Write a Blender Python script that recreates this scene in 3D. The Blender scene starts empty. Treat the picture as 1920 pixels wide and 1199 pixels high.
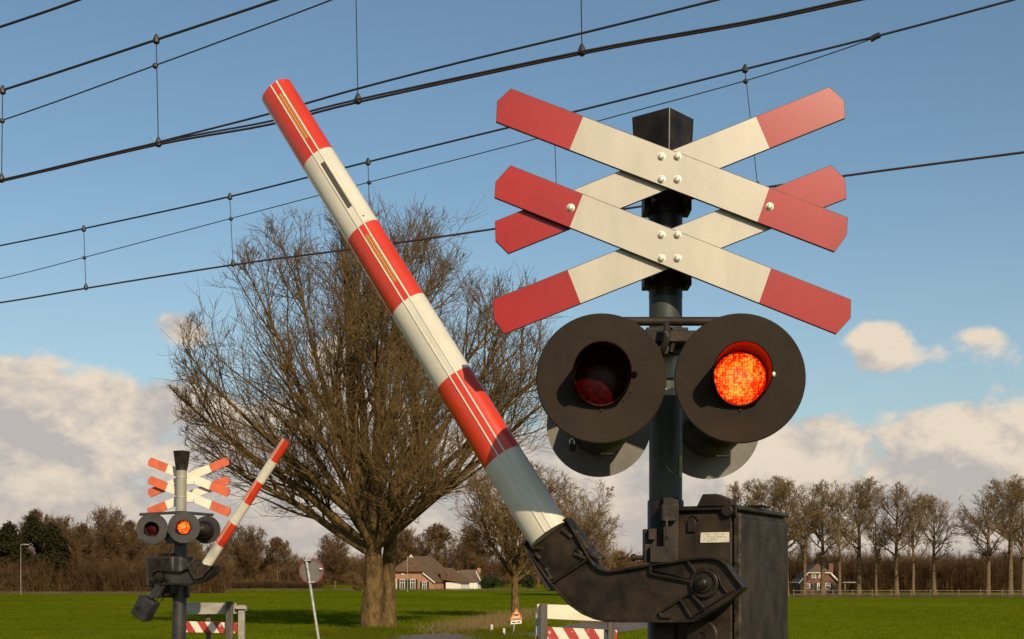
import bpy, bmesh, math, random
import numpy as np
from mathutils import Vector, Matrix
random.seed(7)
sc = bpy.context.scene
COL = sc.collection
R = math.radians
# ------------------------------------------------------------------ camera
F, HOR, EYE = 2460.0, 1080.0, 1.65      # focal length in photo pixels, horizon row, eye height
cd = bpy.data.cameras.new('camera'); cam = bpy.data.objects.new('camera', cd); COL.objects.link(cam)
cam.location = (0, 0, EYE); cam.rotation_euler = (R(90), 0, 0)
cd.sensor_width = 36; cd.lens = F/1920*36; cd.shift_y = (HOR-599.5)/1920
cd.clip_start = 0.05; cd.clip_end = 9000
sc.camera = cam
# ------------------------------------------------------------------ light
SUND = Vector((-0.38, 1.0, -0.58)).normalized()     # direction the sunlight travels
SUN_EL = math.asin(-SUND.z); SUN_AZ = math.atan2(-SUND.x, -SUND.y)
sd = bpy.data.lights.new('sun', 'SUN'); sd.energy = 4.4; sd.angle = R(0.5); sd.color = (1.0, 0.83, 0.60)
sun = bpy.data.objects.new('sun', sd); COL.objects.link(sun)
sun.rotation_euler = SUND.to_track_quat('-Z', 'Y').to_euler(); sun.location = (5, -10, 12)
sc.view_settings.view_transform = 'Standard'; sc.view_settings.look = 'None'
sc.view_settings.gamma = 1; sc.view_settings.exposure = 0; sc.view_settings.use_curve_mapping = False

SKY_STR = 0.11
W = bpy.data.worlds.new('World'); sc.world = W; W.use_nodes = True
nt = W.node_tree; nt.nodes.clear(); NN = nt.nodes.new; LK = nt.links.new
def wmath(op, a, b=None, c=None, clamp=False):
    n = NN('ShaderNodeMath'); n.operation = op; n.use_clamp = clamp
    for i, v in enumerate((a, b, c)):
        if v is None: continue
        if isinstance(v, (int, float)): n.inputs[i].default_value = v
        else: LK(v, n.inputs[i])
    return n.outputs[0]
def wsmooth(x, lo, hi):
    n = NN('ShaderNodeMapRange'); n.interpolation_type = 'SMOOTHSTEP'
    LK(x, n.inputs[0]); n.inputs[1].default_value = lo; n.inputs[2].default_value = hi
    return n.outputs[0]
def wmix(fac, a, b, blend='MIX'):
    n = NN('ShaderNodeMix'); n.data_type = 'RGBA'; n.blend_type = blend
    if isinstance(fac, (int, float)): n.inputs[0].default_value = fac
    else: LK(fac, n.inputs[0])
    for i, v in ((6, a), (7, b)):
        if isinstance(v, tuple): n.inputs[i].default_value = v if len(v) == 4 else v+(1,)
        else: LK(v, n.inputs[i])
    return n.outputs[2]
sky = NN('ShaderNodeTexSky'); sky.sky_type = 'NISHITA'; sky.sun_disc = False
sky.sun_elevation = SUN_EL; sky.sun_rotation = math.atan2(-SUND.x, -SUND.y)
sky.air_density = 1.0; sky.dust_density = 0.6; sky.ozone_density = 1.6
tc = NN('ShaderNodeTexCoord'); nrm = NN('ShaderNodeVectorMath'); nrm.operation = 'NORMALIZE'
LK(tc.outputs['Generated'], nrm.inputs[0])
sx = NN('ShaderNodeSeparateXYZ'); LK(nrm.outputs[0], sx.inputs[0])
az = wmath('ARCTAN2', sx.outputs[0], sx.outputs[1]); el = wmath('ARCSINE', sx.outputs[2])
def wnoise(dx, dy, scale, detail, rough, dist=0.0, squash=1.5):
    cb = NN('ShaderNodeCombineXYZ')
    LK(wmath('ADD', wmath('MULTIPLY', sx.outputs[0], 1.0), dx), cb.inputs[0])
    LK(sx.outputs[1], cb.inputs[1])
    LK(wmath('MULTIPLY', wmath('ADD', sx.outputs[2], dy), squash), cb.inputs[2])
    n = NN('ShaderNodeTexNoise'); n.inputs['Scale'].default_value = scale
    n.inputs['Detail'].default_value = detail; n.inputs['Roughness'].default_value = rough
    n.inputs['Distortion'].default_value = dist
    LK(cb.outputs[0], n.inputs['Vector']); return n.outputs[0]
n1 = wnoise(0, 0, 9.0, 10, 0.60, 0.2)
n1s = wnoise(0.012, 0.016, 9.0, 10, 0.60, 0.2)
big = wnoise(3.1, 0.4, 3.2, 3, 0.5)
fine = wnoise(1.7, 0.9, 30.0, 6, 0.6)
def blob(px, py, rx, ry, amp):
    a0 = math.atan((px-960)/F); e0 = math.atan((HOR-py)/math.hypot(F, px-960))
    u = wmath('DIVIDE', wmath('SUBTRACT', az, a0), rx/F); v = wmath('DIVIDE', wmath('SUBTRACT', el, e0), ry/F)
    d = wmath('ADD', wmath('MULTIPLY', u, u), wmath('MULTIPLY', v, v))
    return wmath('MULTIPLY', wmath('EXPONENT', wmath('MULTIPLY', d, -1.0)), amp)
bank = wmath('SUBTRACT', 1.0, wsmooth(el, R(2.0), R(11.0)))
mask = wmath('MULTIPLY', bank, 0.78)
for b in ((1650, 642, 62, 58, .60), (1840, 628, 66, 30, .36), (1900, 700, 50, 50, .22), (335, 612, 80, 42, .62), (630, 640, 90, 70, .42),
          (120, 735, 260, 85, .32), (300, 760, 120, 60, .2), (1800, 805, 170, 45, .22), (1500, 820, 110, 50, .2), (1650, 722, 200, 18, -.2), (1760, 560, 400, 40, -.2), (560, 800, 220, 90, .15),
          (190, 600, 40, 16, .22), (20, 905, 110, 70, .25), (60, 590, 90, 20, .12)):
    mask = wmath('ADD', mask, blob(*b))
dens = wmath('ADD', mask, wmath('MULTIPLY', wmath('SUBTRACT', n1, 0.5), 1.45))
dens = wmath('ADD', dens, wmath('MULTIPLY', wmath('SUBTRACT', fine, 0.5), 0.26))
alpha = wsmooth(dens, 0.33, 0.55)
lit = wmath('SUBTRACT', n1, n1s)                                   # > 0 on the side turned to the sun
litf = wmath('ADD', wmath('MULTIPLY', lit, 7.0), wmath('ADD', 0.52, wmath('MULTIPLY', wmath('SUBTRACT', big, 0.5), 1.6)), clamp=True)
K = 1.0/SKY_STR
def k3(r, g, b): return (r*K, g*K, b*K, 1)
ccol = wmix(litf, k3(0.50, 0.47, 0.45), k3(0.80, 0.69, 0.555))
low = wmath('SUBTRACT', 1.0, wsmooth(el, R(0.5), R(5.5)))
ccol = wmix(wmath('MULTIPLY', low, 0.55), ccol, k3(0.50, 0.45, 0.41))
skyc = wmix(1.0, sky.outputs[0], (0.88, 0.965, 0.92, 1), 'MULTIPLY')
veil = wmath('MULTIPLY', wmath('SUBTRACT', 1.0, wsmooth(el, R(2), R(17))), 0.45)
skyc = wmix(veil, skyc, k3(0.40, 0.475, 0.52))
col = wmix(alpha, skyc, ccol)
bg = NN('ShaderNodeBackground'); bg.inputs[1].default_value = SKY_STR
LK(col, bg.inputs[0]); wo = NN('ShaderNodeOutputWorld'); LK(bg.outputs[0], wo.inputs[0])

# ------------------------------------------------------------------ helpers
def at(px, py, Y): return Vector(((px-960)/F*Y, Y, EYE+(HOR-py)/F*Y))
def gz(y):
    t = min(max((y-20)/40.0, 0), 1); return -1.3*t*t*(3-2*t)
def gpt(px, py):                                     # the ground point seen at a pixel (beyond 55 m)
    Y = (EYE+1.3)*F/(py-HOR); return Vector(((px-960)/F*Y, Y, gz(Y)))
class Plane:                                         # vertical plane through p with horizontal slope dY/dX
    def __init__(s, p, slope):
        s.p = Vector(p); s.u = Vector((1, slope, 0)).normalized(); s.n = Vector((slope, -1, 0)).normalized()  # n towards camera
    def hit(s, px, py, off=0.0):
        d = Vector(((px-960)/F, 1, (HOR-py)/F)); o = Vector((0, 0, EYE)); q = s.p+s.n*off
        return o+d*((q-o).dot(s.n)/d.dot(s.n))
def world_of(o):
    v = Vector((0, 0, 0))
    while o is not None: v = v+o.location; o = o.parent
    return v
class MB:
    def __init__(s): s.v = []; s.f = []; s.m = []; s.M = None
    def add(s, vs, fs, mi=0):
        b = len(s.v); s.v += [Vector(v) for v in vs]; s.f += [tuple(i+b for i in f) for f in fs]; s.m += [mi]*len(fs); return s
    def prism(s, pts, vec, mi=0):
        n = len(pts); vec = Vector(vec); pts = [Vector(p) for p in pts]
        fs = [tuple(range(n)), tuple(range(2*n-1, n-1, -1))]+[((i+1) % n, i, n+i, n+(i+1) % n) for i in range(n)]
        return s.add(pts+[p+vec for p in pts], fs, mi)
    def box(s, c, size, rot=None, mi=0):
        c = Vector(c); h = Vector(size)/2; vs = []
        for z in (-1, 1):
            for x, y in ((-1, -1), (1, -1), (1, 1), (-1, 1)):
                p = Vector((x*h.x, y*h.y, z*h.z)); vs.append(c+(rot @ p if rot else p))
        return s.add(vs, [(3, 2, 1, 0), (4, 5, 6, 7), (0, 1, 5, 4), (1, 2, 6, 5), (2, 3, 7, 6), (3, 0, 4, 7)], mi)
    def lathe(s, o, d, prof, seg=24, mi=0, cap0=True, cap1=True):
        o = Vector(o); d = Vector(d).normalized()
        a = d.cross(Vector((0, 0, 1)));
        if a.length < .01: a = Vector((1, 0, 0))
        a.normalize(); b = d.cross(a); vs = []; fs = []
        for r, t in prof:
            for i in range(seg):
                w = 2*math.pi*i/seg; vs.append(o+d*t+(a*math.cos(w)+b*math.sin(w))*r)
        for k in range(len(prof)-1):
            for i in range(seg):
                j = (i+1) % seg; fs.append((k*seg+i, k*seg+j, (k+1)*seg+j, (k+1)*seg+i))
        if cap0: fs.append(tuple(range(seg-1, -1, -1)))
        if cap1: fs.append(tuple((len(prof)-1)*seg+i for i in range(seg)))
        return s.add(vs, fs, mi)
    def cyl(s, p0, p1, r0, r1=None, seg=16, mi=0):
        p0 = Vector(p0); p1 = Vector(p1); return s.lathe(p0, p1-p0, [(r0, 0), (r0 if r1 is None else r1, (p1-p0).length)], seg, mi)
    def tube(s, pts, r, seg=8, mi=0):
        pts = [Vector(p) for p in pts]; vs = []; fs = []; n = len(pts)
        for k, p in enumerate(pts):
            d = (pts[min(k+1, n-1)]-pts[max(k-1, 0)]).normalized()
            a = d.cross(Vector((0.13, 0.31, 0.94)))
            a.normalize(); b = d.cross(a); rr = r[k] if isinstance(r, (list, tuple)) else r
            for i in range(seg):
                w = 2*math.pi*i/seg; vs.append(p+(a*math.cos(w)+b*math.sin(w))*rr)
        for k in range(n-1):
            for i in range(seg):
                j = (i+1) % seg; fs.append((k*seg+i, k*seg+j, (k+1)*seg+j, (k+1)*seg+i))
        fs += [tuple(range(seg-1, -1, -1)), tuple((n-1)*seg+i for i in range(seg))]
        return s.add(vs, fs, mi)
    def ribbon(s, pts, n, w, h, back=0.0, mi=0):      # raised rib along a polyline lying in a plane with normal n
        n = Vector(n)
        for p, q in zip(pts[:-1], pts[1:]):
            p = Vector(p); q = Vector(q); d = (q-p).normalized(); a = d.cross(n).normalized()*(w/2); e = d*(w*.42)
            s.prism([p-e-a-n*back, q+e-a-n*back, q+e+a-n*back, p-e+a-n*back], n*(h+back), mi)
        return s
    def build(s, name, mats, parent=None, bevel=0.0, loc=None, smooth=True, angle=38, seg=2):
        if not isinstance(mats, (list, tuple)): mats = [mats]
        vs = [s.M @ v for v in s.v] if s.M else s.v
        org = world_of(parent) if parent else Vector(loc or (0, 0, 0))
        me = bpy.data.meshes.new(name); me.from_pydata([tuple(v-org) for v in vs], [], s.f)
        for m in mats: me.materials.append(m)
        me.polygons.foreach_set('material_index', s.m)
        bm = bmesh.new(); bm.from_mesh(me); bmesh.ops.recalc_face_normals(bm, faces=bm.faces); bm.to_mesh(me); bm.free()
        if smooth:
            me.polygons.foreach_set('use_smooth', [True]*len(me.polygons)); me.set_sharp_from_angle(angle=R(angle))
        o = bpy.data.objects.new(name, me); COL.objects.link(o)
        if parent: o.parent = parent
        else: o.location = org
        if bevel:
            b = o.modifiers.new('bevel', 'BEVEL'); b.width = bevel; b.segments = seg; b.limit_method = 'ANGLE'; b.angle_limit = R(40)
        return o
def thing(name, loc, label, cat, group=None):
    o = bpy.data.objects.new(name, None); COL.objects.link(o); o.location = loc; o.empty_display_size = .2
    o['label'] = label; o['category'] = cat
    if group: o['group'] = group
    return o
def tag(o, label, cat, group=None):
    o['label'] = label; o['category'] = cat
    if group: o['group'] = group
    return o
# ------------------------------------------------------------------ materials
def mat(name, c, rough=.6, metal=0.0, var=.12, vscale=6.0, bump=0.0, bscale=40.0, spec=.5, coat=0.0, c2=None, stretch=(1, 1, 1), detail=5):
    m = bpy.data.materials.new(name); m.use_nodes = True; t = m.node_tree; b = t.nodes['Principled BSDF']
    b.inputs['Roughness'].default_value = rough; b.inputs['Metallic'].default_value = metal
    b.inputs['Specular IOR Level'].default_value = spec; b.inputs['Coat Weight'].default_value = coat
    b.inputs['Coat Roughness'].default_value = .15
    tcn = t.nodes.new('ShaderNodeTexCoord'); mp = t.nodes.new('ShaderNodeMapping'); mp.inputs['Scale'].default_value = stretch
    t.links.new(tcn.outputs['Object'], mp.inputs[0])
    n = t.nodes.new('ShaderNodeTexNoise'); n.inputs['Scale'].default_value = vscale; n.inputs['Detail'].default_value = detail; n.inputs['Roughness'].default_value = .6
    t.links.new(mp.outputs[0], n.inputs['Vector'])
    r = t.nodes.new('ShaderNodeValToRGB'); a = tuple(max(0, x*(1-var*1.6)) for x in c)+(1,); z = tuple(min(1, x*(1+var)) for x in c)+(1,)
    if c2: a = tuple(c2)+(1,); z = tuple(c)+(1,)
    r.color_ramp.elements[0].position = .32; r.color_ramp.elements[0].color = a
    r.color_ramp.elements[1].position = .66; r.color_ramp.elements[1].color = z
    t.links.new(n.outputs[0], r.inputs[0]); t.links.new(r.outputs[0], b.inputs['Base Color'])
    if bump:
        n2 = t.nodes.new('ShaderNodeTexNoise'); n2.inputs['Scale'].default_value = bscale; n2.inputs['Detail'].default_value = 6
        t.links.new(mp.outputs[0], n2.inputs['Vector'])
        bp = t.nodes.new('ShaderNodeBump'); bp.inputs['Strength'].default_value = bump; bp.inputs['Distance'].default_value = .02
        t.links.new(n2.outputs[0], bp.inputs['Height']); t.links.new(bp.outputs[0], b.inputs['Normal'])
    m['ramp'] = 1
    return m
M = {}
M['cream'] = mat('cream_sheeting', (.47, .42, .325), .32, var=.09, vscale=7, bump=.02, bscale=300, stretch=(1, 1, .3), detail=8)
M['red'] = mat('red_sheeting', (.33, .008, .006), .29, var=.08, vscale=4, bump=.01, bscale=300, spec=.36)
M['edge'] = mat('dark_board_edge', (.05, .04, .03), .6)
M['boom_red'] = mat('boom_red_film', (.60, .040, .012), .30, var=.08, vscale=5, coat=.4, bump=.03, bscale=60)
M['boom_white'] = mat('boom_white_film', (.66, .61, .49), .30, var=.07, vscale=4, coat=.4, bump=.03, bscale=60)
M['rail'] = mat('boom_edge_rail', (.72, .66, .50), .35)
M['strip'] = mat('dark_strip', (.06, .055, .04), .5)
M['black'] = mat('black_enamel', (.021, .0145, .009), .46, var=.45, vscale=11, bump=.10, bscale=180, spec=.28)
M['blackrough'] = mat('black_cast_paint', (.030, .0205, .0125), .55, var=.45, vscale=11, bump=.16, bscale=240, spec=.22)
M['worn'] = mat('worn_black_edge', (.042, .030, .019), .5, var=.6, vscale=40, bump=.2, bscale=200, spec=.25)
M['disc'] = mat('brown_black_matt_board', (.028, .0195, .0125), .8, var=.15, vscale=5, bump=.06, bscale=300, spec=.18)
M['dark'] = mat('near_black', (.004, .003, .003), .9, spec=.0)
M['alu'] = mat('weathered_board_back', (.15, .135, .11), .6, var=.2, vscale=6, bump=.05)
M['postgreen'] = mat('green_grey_post_paint', (.042, .050, .041), .5, var=.3, vscale=7, bump=.06, spec=.35, stretch=(1, 1, .3))
M['steel'] = mat('bright_steel', (.6, .55, .45), .3, metal=.7)
M['bolt'] = mat('bolt_cream', (.56, .51, .39), .4, metal=.3)
M['plate'] = mat('cream_name_plate', (.68, .62, .47), .45, var=.1, vscale=60)
M['ink'] = mat('grey_ink', (.25, .22, .17), .6)
M['yellow'] = mat('yellow_green_sticker', (.22, .24, .05), .6, var=.3, vscale=60)
M['lensoff'] = mat('unlit_red_lens', (.035, .0008, .0008), .35, var=.5, vscale=60, bump=.05, bscale=150, spec=.15)
def lens_on(name, sc_, cen, rad):
    m = bpy.data.materials.new(name); m.use_nodes = True; t = m.node_tree; b = t.nodes['Principled BSDF']
    tcn = t.nodes.new('ShaderNodeTexCoord'); geo = t.nodes.new('ShaderNodeNewGeometry')
    v = t.nodes.new('ShaderNodeTexVoronoi'); v.inputs['Scale'].default_value = sc_; v.inputs['Randomness'].default_value = .55
    n = t.nodes.new('ShaderNodeTexNoise'); n.inputs['Scale'].default_value = sc_*.30; n.inputs['Detail'].default_value = 5; n.inputs['Roughness'].default_value = .8
    t.links.new(tcn.outputs['Object'], v.inputs['Vector']); t.links.new(tcn.outputs['Object'], n.inputs['Vector'])
    d = t.nodes.new('ShaderNodeVectorMath'); d.operation = 'DISTANCE'; d.inputs[1].default_value = cen; t.links.new(geo.outputs['Position'], d.inputs[0])
    def ma(a, m_, c):
        q = t.nodes.new('ShaderNodeMath'); q.operation = 'MULTIPLY_ADD'; t.links.new(a, q.inputs[0]); q.inputs[1].default_value = m_
        if isinstance(c, float): q.inputs[2].default_value = c
        else: t.links.new(c, q.inputs[2])
        return q.outputs[0]
    pw = t.nodes.new('ShaderNodeMath'); pw.operation = 'POWER'; pw.inputs[1].default_value = 3.0; t.links.new(ma(d.outputs['Value'], 1/rad, 0.0), pw.inputs[0])
    x = ma(n.outputs[0], 1.4, .05); x = ma(v.outputs['Distance'], -.75, x); x = ma(pw.outputs[0], -.42, x)
    r = t.nodes.new('ShaderNodeValToRGB'); cr = r.color_ramp
    cr.elements[0].position = .02; cr.elements[0].color = (.62, .004, .001, 1)
    cr.elements[1].position = .62; cr.elements[1].color = (1.5, .62, .07, 1)
    e = cr.elements.new(.26); e.color = (1.08, .13, .008, 1)
    t.links.new(x, r.inputs[0]); t.links.new(r.outputs[0], b.inputs['Emission Color'])
    b.inputs['Emission Strength'].default_value = 1.0; b.inputs['Base Color'].default_value = (.10, .004, .003, 1); b.inputs['Roughness'].default_value = .25
    return m
M['lenson'] = lens_on('lit_red_lens', 125, at(1387, 710, 3.85), .083); M['lenson_far'] = lens_on('lit_red_lens_far', 40, at(345, 989.5, 17.6), .105)
M['visor'] = mat('visor_glow_tint', (.020, .0015, .001), .6, var=.2, spec=.05)  # red lens glow is tinted into the colour of the black visor paint
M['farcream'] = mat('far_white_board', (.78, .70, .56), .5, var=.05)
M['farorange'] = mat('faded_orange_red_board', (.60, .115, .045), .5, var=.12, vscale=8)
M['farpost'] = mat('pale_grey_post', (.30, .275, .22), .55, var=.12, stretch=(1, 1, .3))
M['fardark'] = mat('dark_grey_paint', (.035, .031, .028), .5, var=.3)
M['wire'] = mat('dark_wire', (.022, .018, .018), .55)
M['wirec'] = mat('brown_contact_wire', (.045, .022, .018), .5)
M['signback'] = mat('grey_sign_back', (.12, .115, .10), .6, var=.15)
M['signrim'] = mat('red_sign_rim', (.16, .045, .035), .6)
M['fence'] = mat('brown_fence_wood', (.16, .11, .07), .8, var=.3)
M['galv'] = mat('galvanised_pole', (.42, .40, .34), .45, metal=.2, var=.2)
M['wood_grey'] = mat('grey_weathered_post', (.09, .075, .055), .75, var=.3, stretch=(1, 1, .1), vscale=20)
M['wood_light'] = mat('pale_grey_timber', (.33, .30, .24), .7, var=.2, stretch=(.3, 1, 1), vscale=10)
M['board_cream'] = mat('cream_painted_board', (.74, .66, .48), .5, var=.08, stretch=(.3, 1, 1))
M['white'] = mat('white_paint', (.78, .72, .60), .5, var=.06)
M['stripe_w'] = mat('stripe_white', (.72, .67, .56), .5, var=.1)
M['stripe_r'] = mat('stripe_red', (.36, .035, .03), .5, var=.2, vscale=10)
M['bark'] = mat('oak_bark', (.19, .118, .042), .9, c2=(.06, .037, .015), vscale=4, bump=1.0, bscale=9, stretch=(1, 1, .4), spec=.15)
M['bark'].node_tree.nodes['Bump'].inputs['Distance'].default_value = .14
M['twig'] = mat('oak_twigs', (.22, .135, .052), .85, c2=(.11, .068, .028), vscale=1.2, spec=.15)
M['bark2'] = mat('avenue_bark', (.19, .13, .07), .9, c2=(.09, .06, .035), vscale=3, spec=.1)
M['twig2'] = mat('avenue_twigs', (.25, .165, .075), .85, c2=(.12, .08, .04), vscale=.5, spec=.1)
M['twig3'] = mat('russet_twigs', (.185, .105, .050), .85, c2=(.075, .042, .020), vscale=.35, spec=.1)
M['leaf'] = mat('evergreen_leaf', (.036, .033, .012), .8, c2=(.016, .015, .006), vscale=.6, spec=.08)
M['hedge'] = mat('hedge_leaf', (.035, .055, .012), .7, c2=(.012, .022, .006), vscale=2, spec=.2)
M['brick'] = mat('salmon_brick', (.40, .20, .11), .8, var=.15, vscale=3)
M['brickdark'] = mat('brown_brick', (.17, .080, .050), .8, var=.2, vscale=3)
M['thatch'] = mat('brown_thatch', (.155, .085, .040), .95, c2=(.075, .042, .020), vscale=2, bump=.5, bscale=8, stretch=(1, 1, .5))
M['tile'] = mat('brown_roof_tiles', (.13, .085, .045), .8, var=.25, vscale=4)
M['tiledark'] = mat('dark_red_tile_edge', (.09, .028, .02), .8)
M['shutter'] = mat('dark_green_shutter', (.016, .022, .013), .6)
M['glass'] = mat('window_glass', (.10, .09, .07), .15, var=.5, vscale=1.5)
M['dry'] = mat('dry_grass', (.36, .24, .10), .9, c2=(.15, .12, .04), vscale=1.5, spec=.05)
M['straw'] = mat('straw_fringe', (.20, .145, .055), .9, c2=(.09, .085, .025), vscale=.4)
M['tuft'] = mat('verge_grass', (.13, .13, .006), .9, c2=(.06, .085, .003), vscale=1.5, spec=.03)
def stripes(name, period, phase):
    m = bpy.data.materials.new(name); m.use_nodes = True; t = m.node_tree; b = t.nodes['Principled BSDF']; b.inputs['Roughness'].default_value = .5
    tcn = t.nodes.new('ShaderNodeTexCoord'); s = t.nodes.new('ShaderNodeSeparateXYZ'); t.links.new(tcn.outputs['Object'], s.inputs[0])
    def mm(op, a, b_):
        n = t.nodes.new('ShaderNodeMath'); n.operation = op
        for i, v in enumerate((a, b_)):
            if isinstance(v, float): n.inputs[i].default_value = v
            else: t.links.new(v, n.inputs[i])
        return n.outputs[0]
    u = mm('ADD', s.outputs[0], mm('MULTIPLY', s.outputs[2], phase[0])); u = mm('ADD', mm('DIVIDE', u, period), phase[1])
    fr = mm('FRACT', u, 0.0); g = mm('GREATER_THAN', fr, .5)
    n = t.nodes.new('ShaderNodeTexNoise'); n.inputs['Scale'].default_value = 14.0; n.inputs['Detail'].default_value = 6
    t.links.new(tcn.outputs['Object'], n.inputs['Vector'])
    w = mm('MULTIPLY', g, mm('SUBTRACT', 1.0, mm('MULTIPLY', mm('GREATER_THAN', n.outputs[0], .64), .6)))
    x = t.nodes.new('ShaderNodeMix'); x.data_type = 'RGBA'; x.inputs[6].default_value = (.70, .64, .52, 1); x.inputs[7].default_value = (.38, .030, .022, 1)
    t.links.new(w, x.inputs[0]); t.links.new(x.outputs[2], b.inputs['Base Color']); return m
def dots(name, base, dot, s):
    m = bpy.data.materials.new(name); m.use_nodes = True; t = m.node_tree; b = t.nodes['Principled BSDF']; b.inputs['Roughness'].default_value = .35
    uv = t.nodes.new('ShaderNodeUVMap'); v = t.nodes.new('ShaderNodeTexVoronoi'); v.inputs['Scale'].default_value = 1.0; v.inputs['Randomness'].default_value = 0
    t.links.new(uv.outputs[0], v.inputs['Vector']); g = t.nodes.new('ShaderNodeMath'); g.operation = 'LESS_THAN'; g.inputs[1].default_value = s
    t.links.new(v.outputs['Distance'], g.inputs[0]); x = t.nodes.new('ShaderNodeMix'); x.data_type = 'RGBA'
    x.inputs[6].default_value = base+(1,); x.inputs[7].default_value = dot+(1,)
    t.links.new(g.outputs[0], x.inputs[0]); t.links.new(x.outputs[2], b.inputs['Base Color']); return m
M['dots_orange'] = dots('reflector_dots_orange', (.22, .025, .01), (.85, .42, .10), .36)
M['dots_grey'] = dots('reflector_dots_grey', (.05, .045, .035), (.13, .12, .09), .3)

# ------------------------------------------------------------------ ground, road
def field_mat():
    m = bpy.data.materials.new('field_grass'); m.use_nodes = True; t = m.node_tree; b = t.nodes['Principled BSDF']
    b.inputs['Roughness'].default_value = .95; b.inputs['Specular IOR Level'].default_value = 0
    tcn = t.nodes.new('ShaderNodeTexCoord')
    def no(scale, st, det=6):
        mp = t.nodes.new('ShaderNodeMapping'); mp.inputs['Scale'].default_value = st; t.links.new(tcn.outputs['Object'], mp.inputs[0])
        n = t.nodes.new('ShaderNodeTexNoise'); n.inputs['Scale'].default_value = scale; n.inputs['Detail'].default_value = det; n.inputs['Roughness'].default_value = .65
        t.links.new(mp.outputs[0], n.inputs['Vector']); return n.outputs[0]
    a = no(.035, (1, .5, 1)); c = no(1.6, (1, .35, 1)); d = no(.35, (.25, 1, 1))
    r1 = t.nodes.new('ShaderNodeValToRGB'); r1.color_ramp.elements[0].position = .35; r1.color_ramp.elements[0].color = (.092, .122, .003, 1)
    r1.color_ramp.elements[1].position = .68; r1.color_ramp.elements[1].color = (.145, .166, .006, 1)
    t.links.new(a, r1.inputs[0])
    def mulmix(prev, fac, lo, hi, p0=.35, p1=.65):
        r = t.nodes.new('ShaderNodeValToRGB'); r.color_ramp.elements[0].position = p0; r.color_ramp.elements[0].color = (lo, lo, lo, 1)
        r.color_ramp.elements[1].position = p1; r.color_ramp.elements[1].color = (hi, hi, hi, 1); t.links.new(fac, r.inputs[0])
        x = t.nodes.new('ShaderNodeMix'); x.data_type = 'RGBA'; x.blend_type = 'MULTIPLY'; x.inputs[0].default_value = 1
        t.links.new(prev, x.inputs[6]); t.links.new(r.outputs[0], x.inputs[7]); return x.outputs[2]
    o = mulmix(r1.outputs[0], c, .55, 1.3); o = mulmix(o, d, .72, 1.15)
    t.links.new(o, b.inputs['Base Color'])
    bp = t.nodes.new('ShaderNodeBump'); bp.inputs['Strength'].default_value = .6; bp.inputs['Distance'].default_value = .15
    t.links.new(c, bp.inputs['Height']); t.links.new(bp.outputs[0], b.inputs['Normal']); return m
M['field'] = field_mat()
M['asphalt'] = mat('worn_asphalt', (.125, .100, .075), .9, var=.2, vscale=.8, bump=.3, bscale=8, stretch=(1, .4, 1))
xs = list(np.concatenate([np.linspace(-3000, -140, 10), np.linspace(-120, 120, 61), np.linspace(140, 3000, 10)]))
ys = list(np.concatenate([[-300, -100, -30], np.arange(-10, 130, 1.5), np.linspace(132, 400, 40), np.linspace(450, 5000, 16)]))
g = MB(); vs = [(x, y, gz(y)) for y in ys for x in xs]; nx = len(xs)
g.add(vs, [(j*nx+i, j*nx+i+1, (j+1)*nx+i+1, (j+1)*nx+i) for j in range(len(ys)-1) for i in range(nx-1)])
o = g.build('ground', M['field'], smooth=True, angle=80); o['kind'] = 'structure'
def strip(name, pts, widths, m, dz=.03):
    n = len(pts); P = []
    for k in range(n):
        a = Vector(pts[max(k-1, 0)][:2]); b = Vector(pts[min(k+1, n-1)][:2]); d = (b-a).normalized(); s = Vector((d.y, -d.x))
        for q in (-1, -.5, 0, .5, 1):
            x = pts[k][0]+s.x*widths[k]/2*q; y = pts[k][1]+s.y*widths[k]/2*q; P.append((x, y, gz(y)+dz-.012*q*q))
    mb = MB(); mb.add(P, [(k*5+q, k*5+q+1, k*5+q+6, k*5+q+5) for k in range(n-1) for q in range(4)])
    o = mb.build(name, m); o['kind'] = 'structure'; return o
def smoothpath(ctrl, n=8):
    out = []; c = [Vector(p) for p in ctrl]; c = [c[0]]+c+[c[-1]]
    for i in range(1, len(c)-2):
        for k in range(n):
            t = k/n; p0, p1, p2, p3 = c[i-1:i+3]
            out.append(.5*((2*p1)+(p2-p0)*t+(2*p0-5*p1+4*p2-p3)*t*t+(3*p1-p0-3*p2+p3)*t**3))
    out.append(c[-2]); return out
pr = smoothpath([(-2.2, -20, 0), (-2.4, 5, 0), (-3, 25, 0), (-3.8, 45, 0), (-4.3, 58, 0), (-2.9, 64.0, 0), (.3, 66, 0), (3.5, 70, 0), (6.5, 80, 0), (11, 96, 0), (20, 116, 0)])
strip('road', pr, [5.2]*len(pr), M['asphalt'])

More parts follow.
